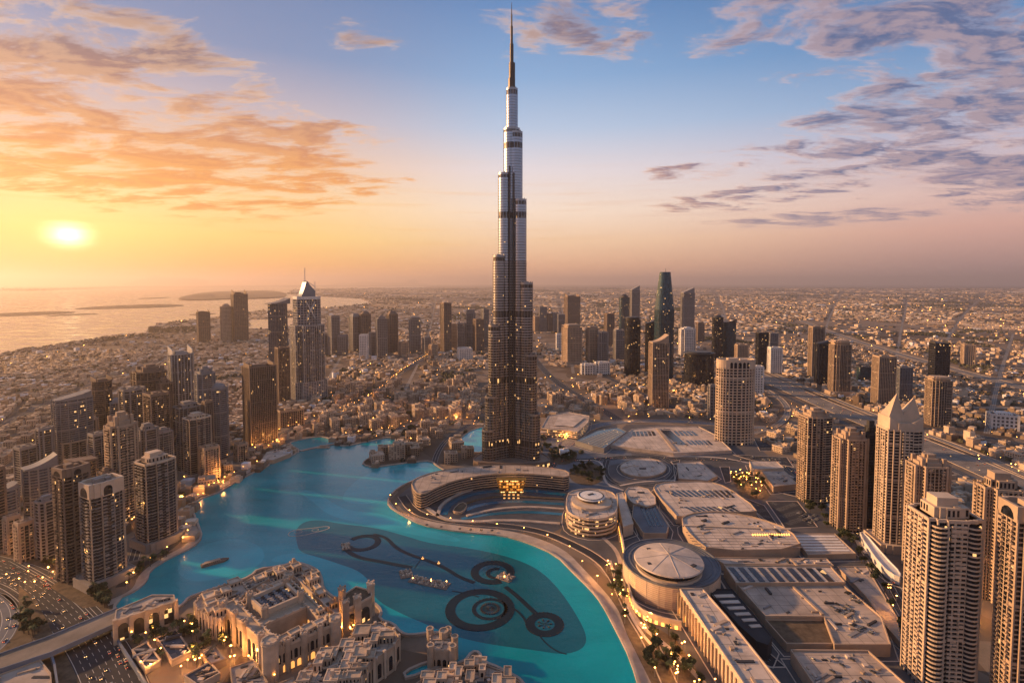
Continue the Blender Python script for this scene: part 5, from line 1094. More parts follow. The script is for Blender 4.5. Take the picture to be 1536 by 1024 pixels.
rt = gh; gw = Each('arched_window', 'shop'); fr = MB(); A, B = [(q[0]-c[0], q[1]-c[1]) for q in P([(172, 931), (263, 901)], 20)]
hd = atan2(B[1]-A[1], B[0]-A[0]); nx, ny = sin(hd), -cos(hd)
A = (A[0]+nx*2.5, A[1]+ny*2.5); B = (B[0]+nx*2.5, B[1]+ny*2.5)
fr.prism(ccw([A, B, (B[0]-nx*3, B[1]-ny*3), (A[0]-nx*3, A[1]-ny*3)]), 0, 19)
arc_row(A, B, 4, 2, 17, .25, gw, .17)
for j in range(5):
    x, y = A[0]+(B[0]-A[0])*j/4, A[1]+(B[1]-A[1])*j/4; fr.box(x+nx*.8, y+ny*.8, 0, 3.2, 3.2, 23, hd)
    if j < 4: xm, ym = A[0]+(B[0]-A[0])*(j+.5)/4, A[1]+(B[1]-A[1])*(j+.5)/4; fr.box(xm, ym, 18.5, 12, 1.5, 3, hd)
fr.build('front_wall', M['house_pale'], gh)
for k, (px, lab) in enumerate([([(198, 975), (220, 963), (241, 990), (218, 1003)], 'sunken square with dark glass roof nearest the gatehouse'), ([(234, 957), (264, 944), (287, 977), (258, 991)], 'long dark glass roofed pavilion left of the palace front'), ([(276, 1014), (315, 993), (330, 1010), (296, 1028)], 'dark glass roofed pavilion at the bottom edge before the palace')]):
    rt, lp, c = block('glass_pavilion', lab, 'pavilion', px, 5, 'house_pale', 'skylight', 0, 1.2, clutter=6)
block('cafe_block', 'low sandy block with white awnings between the dark glass pavilions', 'building', [(300, 976), (322, 968), (340, 988), (316, 996)], 6, 'house', 'roof', 0, 1, clutter=6)
block('cafe_block', 'long low sandy block at the front corner of the palace street', 'building', [(345, 1002), (380, 990), (402, 1024), (350, 1040)], 7, 'house', 'roof', 0, 1, arcade=(5, 1, 5, 'shop'), clutter=8)
block('cafe_block', 'low sandy corner block at the bottom edge left of the long market hall', 'building', [(408, 1030), (440, 1016), (448, 1040), (412, 1056)], 7, 'house', 'roof', 0, 1, arcade=(5, 1, 5, 'shop'), clutter=5)

# bridge carrying the boulevard over the highway
bz = 9
def bridge(px_up, px_lo):
    up = P(px_up, bz); lo = P(px_lo, bz); o = up+lo[::-1]; c = centre(o); rt = thing('road_bridge', 'wide concrete road bridge crossing the sunken highway at the lower left', 'bridge', (c[0], c[1], 0))
    l = lambda q: [(a-c[0], b-c[1]) for a, b in q]
    MB().prism(ccw(l(o)), bz-3.2, bz, bottom=True).build('deck', M['asphalt_warm'], rt)
    mb = MB(); mb.strip(l(up), .8, bz-3.0, bz+1.3); mb.strip(l(lo), .8, bz-3.0, bz+1.3); mb.build('parapet', M['blue_wall'], rt)
    mb = MB()
    for t_ in (.05, .97):
        a = [u+(v-u)*t_ for u, v in zip(l(lo)[0], l(lo)[-1])]; b = [u+(v-u)*t_ for u, v in zip(l(up)[0], l(up)[-1])]
        mb.strip([a, b], 3, -.5, bz-3.1)
    mb.build('abutment', M['blue_wall'], rt)
bridge([(-70, 1008), (0, 981), (68, 957), (160, 919), (176, 912)], [(-70, 1035), (0, 1004), (76, 979), (168, 938), (178, 933)])
# floor of the underpass and its walls
mb = MB(); mb.strip(P([(76, 985), (82, 1005), (90, 1060)]), 1.5, 0, 6); mb.strip(P([(168, 952), (190, 985), (225, 1040)]), 1.5, 0, 4); tag(mb.build('retaining_wall', M['blue_wall']), 'grey retaining walls along the sunken highway below the bridge', 'wall')
block('traffic_island_wall', 'low stone ramp walls at the bottom left corner', 'wall', [(0, 1012), (60, 990), (76, 1010), (80, 1060), (-10, 1060)], 6, 'tan', 'paving', 0, 1, clutter=6)
# ---------------------------------------------------------------- lake: fountain rings, platforms, boat
def ringmesh(px, py, rx, rin, z=.6):
    x, y = gp(px, py); r = rx*mpp(x, y)
    return x, y, r
def fountain(lab, px, py, ro, ri, a0=0, a1=2*pi, jets=0):
    x, y = gp(px, py); k = mpp(x, y); rt = thing('fountain_ring', lab, 'fountain', (x, y, 0))
    mb = MB(); n = 40; full = a1-a0 > 6.2
    ln = [((ro+ri)/2*k*cos(a0+(a1-a0)*q/n), (ro+ri)/2*k*sin(a0+(a1-a0)*q/n)) for q in range(n if full else n+1)]
    b_ = MB().strip(ln, (ro-ri)*k, .1, .5, closed=full)
    for q in range(28): a = a0+(a1-a0)*q/28; mb.prism(circ(.5, 6, ro*k*.98*cos(a), ro*k*.98*sin(a)), .3, 1.0)
    for q in range(jets):
        a = 2*pi*q/jets; r = ri*k*.62; mb.box(r*cos(a), r*sin(a), .3, 2.2, 1.3, .8, a)
        mb.bar((r*.15*cos(a), r*.15*sin(a), .6), (r*.9*cos(a), r*.9*sin(a), .6), .18, 4)
    merge('basin_ring', [(b_, 'dark_water_pipe'), (mb, 'dark')], rt); return rt
mat('dark_water_pipe', (.007, .016, .022), .4)
fountain('largest dark fountain ring with a spoked wheel inside, in the middle of the lake', 720, 913, 52, 37)
fountain('small toothed spoked fountain wheel inside the largest ring', 735, 913, 27, 21, jets=24)
fountain('dark spiral fountain ring above the largest ring', 739, 858, 33, 21, -.3, 5.2)
fountain('inner dark arc inside the spiral fountain ring', 744, 860, 15, 9, 1.2, 6.0)
fountain('round dark fountain ring at the right end of the lake figure', 817, 936, 29, 15, jets=7)
fountain('dark oval fountain ring at the left end of the lake figure', 545, 814, 26, 17, -2.6, 2.7)
def pipe(lab, px, wd):
    ln = smooth(P(px), 2, False); mb = MB(); mb.strip(ln, wd, .1, .45); tag(mb.build('fountain_pipe', M['dark_water_pipe']), lab, 'pipe')
pipe('broad dark sweeping fountain channel from the left ring to the spiral ring', [(560, 801), (580, 806), (594, 822), (615, 832), (640, 840), (665, 850), (690, 866), (712, 874)], 5)
pipe('broad dark fountain channel under the left ring running right', [(516, 822), (535, 836), (570, 842), (600, 848), (618, 851)], 6)
pipe('twin dark channel from the largest ring to the round right ring', [(758, 880), (775, 893), (795, 912), (806, 922)], 5)
pipe('wavy thin dark channel between the spoked wheel and the right ring', [(760, 908), (775, 915), (785, 925), (792, 938), (800, 944)], 2.5)
pipe('thin dark line trailing below the right ring', [(808, 952), (822, 968), (838, 978), (850, 981)], 1.2)
pipe('thin dark channel from the floating stage to the largest ring', [(678, 886), (700, 890), (718, 895)], 1.6)
pipe('short straight dark pipe between the two light buoys', [(632, 838), (622, 852)], 1.2)
def platform(lab, px, py, w_, d_, rot, n, cat='platform', name='fountain_platform'):
    x, y = gp(px, py); rt = thing(name, lab, cat, (x, y, 0), radians(rot)); dk = MB().box(0, 0, .1, w_, d_, .7)
    mb = MB(); li = MB()
    for _ in range(n):
        a, b = R.uniform(-w_*.46, w_*.46), R.uniform(-d_*.42, d_*.42); mb.box(a, b, .7, R.uniform(.8, 2.2), R.uniform(.8, 1.8), R.uniform(.7, 2.6), R.uniform(0, 1.5))
        if R.random() < .025: li.prism(circ(.4, 6, a+1, b), .7, 3.2)
    merge('deck', [(dk, 'brown'), (mb, 'cream')], rt)
    if li.v: li.build('lamp_head', M['lamp'], rt)
platform('long floating stage crowded with pale fountain machinery', 644, 874, 46, 13, -20, 90)
platform('small floating stage of pale machinery, left of the long one', 609, 861, 14, 16, 20, 34)
platform('cluster of pale machinery on the left end fountain ring', 519, 820, 10, 17, 20, 36)
platform('dark cluster of machinery inside the spiral fountain ring', 758, 866, 18, 14, -30, 34)
x, y = gp(462, 797); rt = thing('pale_oval_float', 'pale oval outline floating at the left of the dark lake zone', 'float', (x, y, 0), .25)
k = mpp(x, y); sh = smooth([(-30*k, -8*k), (-10*k, -14*k), (14*k, -6*k), (32*k, 2*k), (28*k, 12*k), (4*k, 10*k), (-24*k, 12*k)], 3)
MB().ring(sh, offset(ccw(sh), -.9) if area(sh) > 0 else offset(sh, .9), .1, .5).build('float_rim', M['cream'], rt)
mb = MB(); [mb.ring(circ(r_*k, 16, x_*k, 2*k), circ(r_*k-.5, 16, x_*k, 2*k), .1, .45) for r_, x_ in ((6, -14), (5, 10))]; mb.build('float_ring', M['cream'], rt)
for px, py in ((634, 838), (658, 845)):
    x, y = gp(px, py); mb = MB(); mb.lathe([(0, .1), (1.6, .1), (1.6, .8), (.5, 1.0), (.4, 3), (0, 3)], 10); o = tag(mb.build('light_buoy', M['lit'], None, (x, y, 0)), 'small glowing buoy on the sweeping fountain channel', 'buoy', 'glowing buoys on the fountain channel')
# wooden tour boat
x, y = gp(322, 845); rt = thing('tour_boat', 'flat wooden tour boat moored alone on the pale patch of the lake', 'boat', (x, y, 0), radians(38))
mb = MB(); hull = [(-14, -3.4), (10, -3.8), (15, 0), (10, 3.8), (-14, 3.4)]; b = len(mb.v); mb.prism([(a*.93, c_*.85) for a, c_ in hull], -.2, 1.8, scale=1.08); mb.ring([(a, c_) for a, c_ in hull], [(a*.95, c_*.9) for a, c_ in hull], 1.7, 2.5); mb.build('hull', M['brown'], rt)
mb = MB(); mb.box(-2, 0, 3.9, 16, 5.4, .3); [mb.box(-9+k*4.6, s_*2.5, 1.8, .25, .25, 2.2) for k in range(4) for s_ in (-1, 1)]; mb.box(-11, 0, 1.8, 3, 4, 1.8); mb.build('canopy', M['tan'], rt)
mb = MB(); [mb.box(-8+k*2, s_*1.5, 1.7, 1.0, 1.4, .8) for k in range(8) for s_ in (-1, 1)]; mb.build('benches', M['cream'], rt)

# ---------------------------------------------------------------- houses
SPOTS = np.array([(a, b, c) for a, b, c in TOWER_SPOTS])
BB = [(min(x for x, y in p), max(x for x, y in p), min(y for x, y in p), max(y for x, y in p), p) for p in BLOCKS]
def polyline_dist(x, y, ln):
    a = np.array(ln[:-1]); b = np.array(ln[1:]); p = np.array((x, y)); d_ = b-a; tt = np.clip(((p-a)*d_).sum(1)/np.maximum((d_*d_).sum(1), 1e-6), 0, 1)
    return np.hypot(*(a+d_*tt[:, None]-p).T).min()
def free(x, y, r, roads=True, water=True, blocks=True):
    if np.any(np.hypot(SPOTS[:, 0]-x, SPOTS[:, 1]-y) < SPOTS[:, 2]+r): return False
    if water and any(inside([(x+r*a, y+r*b) for a, b in ((0, 0), (1, 0), (-1, 0), (0, 1), (0, -1))], p).any() for p in NOBUILD): return False
    if blocks:
        for x0, x1, y0, y1, p in BB:
            if x0-r < x < x1+r and y0-r < y < y1+r and inside([(x+r*a, y+r*b) for a, b in ((0, 0), (1, 0), (-1, 0), (0, 1), (0, -1))], p).any(): return False
    if roads:
        for ln, wd in ROADS.values():
            if polyline_dist(x, y, ln) < wd/2+r: return False
    return True
def house(name, parts, seed, m_='house'):
    """parts: list of (cx, cy, sx, sy, h); windows as rows of small dark leaves on every wall"""
    rr = random.Random(seed); rt = bpy.data.objects.new(name, None); sc.collection.objects.link(rt); wl = MB(); wn = MB(); rf = MB(); tp = MB()
    for cx, cy, sx, sy, h_ in parts:
        p = [(cx-sx/2, cy-sy/2), (cx+sx/2, cy-sy/2), (cx+sx/2, cy+sy/2), (cx-sx/2, cy+sy/2)]
        wl.prism(p, 0, h_); rf.ring(offset(p, .3), offset(p, -.7), h_-.4, h_+1.3)
        for a, b in zip(p, p[1:]+p[:1]):
            L = hypot(b[0]-a[0], b[1]-a[1]); n_ = max(1, int(L/3.4))
            for f_ in range(int(h_/3.5)):
                for j in range(n_):
                    if rr.random() < .12: continue
                    t0, t1 = (j+.27)/n_, (j+.73)/n_; wn.panel((a[0]+(b[0]-a[0])*t0, a[1]+(b[1]-a[1])*t0), (a[0]+(b[0]-a[0])*t1, a[1]+(b[1]-a[1])*t1), f_*3.5+1, f_*3.5+2.9, .08, f_ == int(h_/3.5)-1, 3)
        for _ in range(4): tp.box(cx+rr.uniform(-.35, .35)*sx, cy+rr.uniform(-.35, .35)*sy, h_-.2, rr.uniform(1.5, 4), rr.uniform(1.5, 4), rr.uniform(1, 3.2))
    merge('wall', [(wl, m_), (wn, 'glass')], rt); rf.build('parapet', M['cream'], rt); tp.build('roof_plant', M[m_], rt)
    CHILD[name] = list(rt.children) or None
    return rt
PROTO = [house('town_house', [(0, 0, 20, 14, 14), (7, 9, 9, 12, 18)], 1), house('town_house.a', [(0, 0, 16, 16, 18), (-9, 3, 8, 10, 12), (5, -7, 8, 6, 22)], 2, 'house_pale'), house('town_house.b', [(0, 0, 30, 12, 18), (-12, 8, 8, 10, 22), (12, 8, 8, 10, 18)], 3),
         house('town_house.c', [(0, 0, 26, 14, 22), (0, 0, 10, 17, 26), (-11, 0, 6, 16, 25)], 4, 'house_pale'), house('town_house.d', [(0, 0, 14, 12, 9), (5, 6, 8, 8, 7)], 5), house('town_house.e', [(0, 0, 22, 22, 11), (-6, 6, 8, 8, 15)], 6, 'house_pale')]
for i, q in enumerate(PROTO):
    q.name = 'town_house' if i == 0 else 'town_house.%03d' % i; CHILD[q.name] = list(q.children)
first = set(); placed = []
def put_house(k, x, y, rz, label, group, s_=1.0):
    pr_ = PROTO[k]
    if k not in first:
        first.add(k); pr_.location = (x, y, 0); pr_.rotation_euler = (0, 0, rz); pr_['label'] = label; pr_['group'] = group; pr_['category'] = 'house'; pr_.scale = (s_, s_, s_)
    else:
        o = dup(pr_, (x, y, 0), rz, label, group, (s_, s_, s_)); o['category'] = 'house'
    placed.append((x, y, 15*s_))
LABS = {0: 'sand town house with taller wing', 1: 'pale three block town house', 2: 'long sand terrace block', 3: 'tall pale apartment block', 4: 'small sand villa', 5: 'square pale courtyard house'}
def area_houses(poly, n, step, rz, kinds, where, s0=.9, s1=1.15):
    pw = P(poly); xs = [a for a, b in pw]; ys = [b for a, b in pw]; k = 0; cand = []
    y = min(ys)
    while y < max(ys):
        x = min(xs)
        while x < max(xs):
            cand.append((x+R.uniform(-.25, .25)*step, y+R.uniform(-.25, .25)*step)); x += step
        y += step
    ok = inside(cand, pw); cand = [q for q, o in zip(cand, ok) if o]; cand.sort(key=lambda q: q[1])
    for x, y in cand:
        if k >= n: break
        if not free(x, y, 11) or any(hypot(x-a, y-b) < 13+c for a, b, c in placed[-260:]): continue
        kd = R.choice(kinds); put_house(kd, x, y, rz+R.choice((0, pi/2, pi, .15)), '%s %s' % (LABS[kd], where), '%s %s' % (LABS[kd], where), R.uniform(s0, s1)); k += 1
area_houses([(548, 696), (560, 672), (600, 662), (640, 640), (700, 640), (690, 655), (655, 690), (600, 696)], 26, 29, .3, (0, 1, 3, 5), 'on the peninsula between the upper lake and the pond')
area_houses([(660, 700), (668, 664), (688, 650), (690, 676), (720, 690), (700, 698)], 7, 27, .2, (0, 4, 5), 'beside the pond left of the supertall')
area_houses([(478, 648), (470, 634), (520, 610), (600, 600), (720, 600), (722, 628), (660, 632), (590, 648), (520, 658)], 66, 33, .5, (1, 2, 3, 3, 0), 'in the old quarter north of the lake')
area_houses([(440, 600), (520, 570), (720, 560), (722, 600), (600, 600), (520, 612)], 56, 40, .2, (0, 1, 2, 3, 5), 'in the rows behind the old quarter')
area_houses([(812, 560), (880, 575), (960, 600), (960, 628), (860, 625), (812, 612)], 20, 42, .4, (2, 3, 5), 'between the roads behind the opera hall')
area_houses([(1000, 600), (1064, 590), (1060, 630), (1000, 626)], 8, 45, .4, (5, 2), 'between the round dark office block and the curved road')
area_houses([(1140, 600), (1200, 620), (1190, 690), (1140, 660)], 8, 45, .4, (4, 5), 'below the highway behind the slim gridded tower')
area_houses([(0, 660), (90, 620), (100, 700), (60, 715), (0, 740)], 26, 44, .4, (4, 5, 4, 0), 'left of the wide striped slab tower')
area_houses([(-20, 840), (60, 790), (85, 800), (85, 860), (20, 850)], 8, 30, .4, (4, 5), 'beside the highway at the left edge')
area_houses([(1420, 690), (1536, 660), (1560, 720), (1480, 690)], 10, 48, .3, (4, 5), 'along the far right roads')
area_houses([(345, 740), (300, 735), (340, 700), (400, 690), (430, 660), (405, 640), (345, 670)], 12, 32, .5, (4, 0, 5), 'on the west bank between lake and towers')

# ---------------------------------------------------------------- the rest of the city: one mass nobody could count
PL = np.array(placed); trees_pts = []; street_pts = []
KEEP_OUT = [P(q) for q in ([(880, 690), (905, 642), (1100, 636), (1200, 690), (1420, 1060), (1020, 1060), (960, 1060), (895, 920), (800, 835), (700, 808), (600, 792), (568, 748), (620, 700), (720, 640), (812, 690)], [(-90, 820), (30, 840), (130, 900), (210, 1060), (-90, 1060)], [(160, 1060), (170, 890), (600, 830), (800, 1000), (800, 1060)])]
def blocked(pts, r):
    bad = np.zeros(len(pts), bool)
    for p in NOBUILD+KEEP_OUT: bad |= inside(pts, p)
    ymin, ymax = pts[:, 1].min(), pts[:, 1].max()
    for a, b, c in TOWER_SPOTS:
        if ymin-200 < b < ymax+200: bad |= np.hypot(pts[:, 0]-a, pts[:, 1]-b) < c+r*.6
    if len(PL) and ymin < 2600:
        for a, b, c in PL: bad |= np.hypot(pts[:, 0]-a, pts[:, 1]-b) < c+r*.55
    for key, (ln, wd) in ROADS.items():
        A = np.array(ln); wd += 44 if key in ('hw_right', 'hw_far', 'mid_a', 'arc_mid', 'flyover_r', 'loop_r') else 0
        if A[:, 1].max() < ymin-100 or A[:, 1].min() > ymax+100: continue
        for a, b in zip(A[:-1], A[1:]):
            d_ = b-a; q = np.clip(((pts-a)@d_)/max(d_@d_, 1e-6), 0, 1); bad |= np.hypot(*(a+q[:, None]*d_-pts).T) < wd/2+r*.5
    return bad
V, FC = [], []
def cboxes(x, y, w_, d_, h_, ang):
    """many roofed blocks at once (arrays)"""
    n = len(x); c_, s_ = np.cos(ang), np.sin(ang); co = []
    for sx, sy in ((-1, -1), (1, -1), (1, 1), (-1, 1)): co.append((x+(sx*w_*c_-sy*d_*s_)/2, y+(sx*w_*s_+sy*d_*c_)/2))
    v = np.zeros((n, 8, 3))
    for k in range(4): v[:, k, 0], v[:, k, 1] = co[k]; v[:, k+4, 0], v[:, k+4, 1] = co[k]; v[:, k+4, 2] = h_
    b = sum(len(q) for q in V)
    V.append(v.reshape(-1, 3)); i = b+np.arange(n)[:, None]*8
    for q in ((0, 1, 5, 4), (1, 2, 6, 5), (2, 3, 7, 6), (3, 0, 4, 7), (4, 5, 6, 7)): FC.append(i+np.array(q)[None])
G = np.random.default_rng(11)
def districts(y0, y1, dsize, lx, ly, street, hmin, hmax, keep, fill=.82):
    """each district has its own street grid: rows of lots back to back, streets between"""
    seeds = []; yy = y0-dsize
    while yy < y1+dsize:
        xx = -y1*1.05-dsize
        while xx < y1*1.05+dsize: seeds.append((xx+R.uniform(-.4, .4)*dsize, yy+R.uniform(-.4, .4)*dsize)); xx += dsize
        yy += dsize
    S = np.array(seeds); use = np.abs(S[:, 0]) < S[:, 1]*1.05+dsize*1.5
    for k in np.nonzero(use)[0]:
        cx, cy = S[k]; ang = R.choice((.12, .35, -.25, .6, .02, -.5)); half = dsize*1.1; dens = R.choice((1, 1, 1, .9, .8, .5, .2, .07)); park = R.random() < .10
        nx, ny = int(2*half/lx), int(2*half/(2*ly+street)); I, J, T_ = np.meshgrid(np.arange(nx), np.arange(ny), (0, 1), indexing='ij')
        u = -half+I*lx+(I//7)*street; v = -half+J*(2*ly+street)+T_*ly; u = u.ravel(); v = v.ravel()
        x = cx+u*math.cos(ang)-v*math.sin(ang); y = cy+u*math.sin(ang)+v*math.cos(ang)
        ok = (y > y0) & (y < y1) & (np.abs(x) < y*1.03+60)
        x, y = x[ok], y[ok]
        if not len(x): continue
        dd = np.hypot(x-cx, y-cy); near_ = np.hypot(S[:, 0]-cx, S[:, 1]-cy) < dsize*2.6; mine = np.ones(len(x), bool)
        for a, b in S[near_]: mine &= dd <= np.hypot(x-a, y-b)+.01
        x, y = x[mine], y[mine]
        if not len(x): continue
        free_ = ~blocked(np.stack([x, y], 1), max(lx, ly)*.9); x, y = x[free_], y[free_]
        r = G.random(len(x)); built = r < keep*dens if not park else r < .05
        gx_, gy_ = x[~built], y[~built]
        for a, b in list(zip(gx_, gy_))[:(90 if park else 26)]: trees_pts.append((a, b))
        sel = G.random(len(x)) < .05; street_pts.extend(zip(x[sel]+lx*.5, y[sel]+ly*.6))
        x, y = x[built], y[built]; n = len(x)
        if not n: continue
        w_ = lx*fill*G.uniform(.72, 1.12, n); d_ = ly*fill*G.uniform(.75, 1.1, n); h_ = G.uniform(hmin, hmax, n)*np.where(G.random(n) < .04, 2.2, 1)
        jx, jy = G.uniform(-.06, .06, n)*lx, G.uniform(-.06, .06, n)*ly
        cboxes(x+jx, y+jy, w_, d_, h_, np.full(n, ang))
        if y0 < 3000:
            m_ = G.random(n) < .7; cboxes((x+jx)[m_]+2, (y+jy)[m_]+1, w_[m_]*.42, d_[m_]*.5, h_[m_]+3, np.full(m_.sum(), ang))
            m_ = G.random(n) < .5; cboxes((x+jx)[m_]-w_[m_]*.2, (y+jy)[m_]-d_[m_]*.2, w_[m_]*.2, d_[m_]*.25, h_[m_]+1.5, np.full(m_.sum(), ang))
districts(650, 1700, 330, 19, 17, 9, 5, 11, .92); districts(1700, 3400, 520, 23, 20, 11, 4.5, 10, .93); districts(3400, 7000, 900, 42, 34, 16, 4, 10, .93, .86); districts(7000, 14000, 1700, 86, 70, 30, 4, 11, .92, .88); districts(14000, 30000, 4200, 240, 170, 60, 4, 13, .9, .9)
me = bpy.data.meshes.new('low_rise_city'); me.from_pydata(np.concatenate(V).tolist(), [], np.concatenate(FC).tolist()); me.materials.append(M['city'])
o = bpy.data.objects.new('low_rise_city', me); sc.collection.objects.link(o); struct(o, 'stuff', 'endless low rise city of pale flat roofed blocks')

# ---------------------------------------------------------------- trees
def crown(seed, r, zc, n, leaf, flat=.75):
    rr = random.Random(seed); mb = MB()
    cl = [(rr.gauss(0, r*.45), rr.gauss(0, r*.45), zc+rr.uniform(-.35, .45)*r*flat, r*rr.uniform(.35, .6)) for _ in range(8)]
    for _ in range(n):
        c_ = rr.choice(cl); a, b = rr.uniform(0, 2*pi), rr.uniform(-1, 1); q = math.sqrt(max(0, 1-b*b)); rad = c_[3]*rr.uniform(.55, 1.05)
        o = Vector((c_[0]+rad*q*cos(a), c_[1]+rad*q*sin(a), c_[2]+rad*b*flat)); u = Vector((rr.gauss(0, 1), rr.gauss(0, 1), rr.gauss(0, 1))).normalized(); v = u.orthogonal().normalized(); s_ = leaf*rr.uniform(.6, 1.3); i = len(mb.v)
        mb.v += [tuple(o-u*s_), tuple(o+v*s_*.6), tuple(o+u*s_), tuple(o-v*s_*.6)]; mb.f.append((i, i+1, i+2, i+3))
    return mb
def tree_proto(name, seed, r, h_, n):
    rt = bpy.data.objects.new(name, None); sc.collection.objects.link(rt); mb = MB(); mb.lathe([(.45, 0), (.3, h_*.5), (.15, h_*.9)], 7)
    for k in range(4): mb.bar((0, 0, h_*.45), (r*.55*cos(k*1.6), r*.55*sin(k*1.6), h_*.85), .12, 4)
    mb.build('trunk', M['trunk'], rt); crown(seed, r, h_, n, .9).build('crown', M['leaf'], rt); CHILD[name] = list(rt.children); return rt
def palm_proto(name, h_):
    rt = bpy.data.objects.new(name, None); sc.collection.objects.link(rt); mb = MB(); mb.lathe([(.4, 0), (.28, h_*.6), (.25, h_)], 7); mb.build('trunk', M['trunk'], rt)
    mb = MB()
    for k in range(16):
        a = k*2.4; el_ = R.uniform(.1, 1.0); L = R.uniform(2.6, 3.8)
        pts = [(L*t_*cos(a)*cos(el_*(1-t_*.6)), L*t_*sin(a)*cos(el_*(1-t_*.6)), h_+L*(t_*sin(el_)-t_*t_*1.1*.7)) for t_ in (0, .35, .7, 1)]; wx, wy = -sin(a)*.55, cos(a)*.55; i = len(mb.v)
        for j, (x, y, z) in enumerate(pts): f_ = (.3, 1, .8, .05)[j]; mb.v += [(x-wx*f_, y-wy*f_, z-.15), (x+wx*f_, y+wy*f_, z-.15)]
        for j in range(3): mb.f.append((i+2*j, i+2*j+1, i+2*j+3, i+2*j+2))
    mb.build('crown', M['palm'], rt); CHILD[name] = list(rt.children); return rt
TP = [tree_proto('shade_tree', 3, 3.8, 5.5, 320), tree_proto('shade_tree.001', 8, 3.0, 6.5, 260), palm_proto('palm_tree', 9)]
tfirst = set()
def put_tree(k, x, y, label):
    s_ = R.uniform(.8, 1.35)
    if k not in tfirst:
        tfirst.add(k); o = TP[k]; o.location = (x, y, 0); o.rotation_euler = (0, 0, R.uniform(0, 6)); o.scale = (s_,)*3; o['label'] = label; o['group'] = label
    else: o = dup(TP[k], (x, y, 0), R.uniform(0, 6), label, label, (s_,)*3)
    o['category'] = 'palm' if k == 2 else 'tree'
def trees(poly, n, where, kinds=(0, 1), rr=2.5, chk=True):
    pw = P(poly); xs = [a for a, b in pw]; ys = [b for a, b in pw]; k = g = 0
    while k < n and g < n*40:
        g += 1; x, y = R.uniform(min(xs), max(xs)), R.uniform(min(ys), max(ys))
        if not inside([(x, y)], pw)[0] or (chk and not free(x, y, rr, True, True, True)): continue
        kd = R.choice(kinds); put_tree(kd, x, y, ('palm with arching fronds ' if kd == 2 else 'dark green rounded tree ' if kd == 0 else 'upright dark green tree ')+where); k += 1
oval = lambda cx, cy, rx, ry: [(cx+rx*cos(q*.5), cy+ry*sin(q*.5)) for q in range(13)]
trees(oval(881, 711, 26, 15), 34, 'in the round planted circle right of the supertall', chk=False); trees(oval(843, 684, 21, 11), 22, 'in the heart shaped garden right of the supertall', chk=False); trees(oval(820, 672, 8, 6), 5, 'beside the opera road', chk=False)
trees([(905, 860), (930, 850), (950, 920), (1010, 960), (1060, 1030), (985, 1030), (945, 950)], 46, 'along the promenade before the drum building', (0, 1, 2))
trees([(1095, 715), (1130, 708), (1160, 735), (1150, 748), (1115, 745)], 26, 'in the lamplit garden beside the mall', (0, 2))
trees([(45, 850), (80, 865), (150, 930), (165, 915), (125, 865), (70, 842)], 26, 'on the right verge of the highway', (0, 1, 2)); trees([(120, 850), (150, 870), (160, 905), (125, 910), (80, 880)], 22, 'between the highway and the cream framed tower', (0, 1)); trees([(30, 880), (60, 905), (80, 950), (50, 955), (30, 915)], 26, 'on the verge left of the highway', (0, 1, 2))
trees([(190, 880), (212, 858), (250, 838), (256, 828), (220, 842), (188, 868)], 14, 'on the west quay', (0, 2)); trees([(180, 968), (215, 955), (300, 930), (345, 950), (330, 990), (250, 1005), (205, 1010)], 26, 'around the dark glass pavilions', (2, 0)); trees([(1250, 745), (1300, 800), (1345, 880), (1360, 960), (1345, 960), (1290, 860)], 20, 'along the foot of the tan tower row', (0, 1))
trees([(255, 760), (285, 742), (340, 715), (345, 705), (290, 735), (255, 752)], 14, 'at the lake bend before the left cluster', (0, 2)); trees([(360, 880), (380, 872), (470, 856), (478, 866), (400, 884)], 8, 'behind the market palace', (2,), chk=False); trees([(480, 640), (560, 646), (640, 632), (640, 640), (560, 656)], 20, 'along the north quay', (2, 0)); trees([(1200, 745), (1240, 770), (1280, 815), (1265, 815), (1215, 775)], 12, 'beside the slim gridded tower', (0,))
trees([(30, 905), (52, 912), (62, 948), (44, 966), (26, 935)], 16, 'on the inner verge beside the curved ramp', (0, 1, 2), chk=False); trees([(212, 962), (250, 948), (300, 935), (318, 946), (250, 962)], 14, 'along the gatehouse front', (2, 2, 0), chk=False)
# garden ground
sheet('garden_ground', [smooth(P(oval(881, 711, 28, 17)), 1), smooth(P(oval(843, 684, 23, 13)), 1), P([(905, 850), (930, 845), (955, 920), (1015, 960), (1070, 1040), (985, 1040), (940, 950)]), P([(1095, 713), (1130, 706), (1162, 735), (1150, 750), (1113, 747)]), P([(120, 850), (150, 868), (165, 905), (125, 912), (75, 880)]), P([(28, 878), (55, 900), (82, 955), (50, 960), (28, 915)])], .12, 'soil')
# massed far trees
tm = MB(); R.shuffle(trees_pts)
for x, y in trees_pts[:7500]:
    s_ = 4+y*.0014
    for _ in range(2 if y < 4000 else 1):
        cx, cy = x+R.uniform(-1, 1)*s_*1.2, y+R.uniform(-1, 1)*s_*1.2; i = len(tm.v); n = 7
        ra = [s_*R.uniform(.6, 1.15) for _ in range(n)]
        tm.v += [(cx+ra[k]*cos(2*pi*k/n), cy+ra[k]*sin(2*pi*k/n), s_*.4*R.uniform(.4, 1)) for k in range(n)]+[(cx+ra[k]*.6*cos(2*pi*k/n+.4), cy+ra[k]*.6*sin(2*pi*k/n+.4), s_*R.uniform(.9, 1.4)) for k in range(n)]
        for k in range(n): j = (k+1) % n; tm.f += [(i+k, i+j, i+n+j), (i+k, i+n+j, i+n+k)]
        tm.f.append(tuple(range(i+n, i+2*n)))
struct(tm.build('distant_trees', M['city_tree']), 'stuff', 'dark scattered trees between the far low rise blocks')

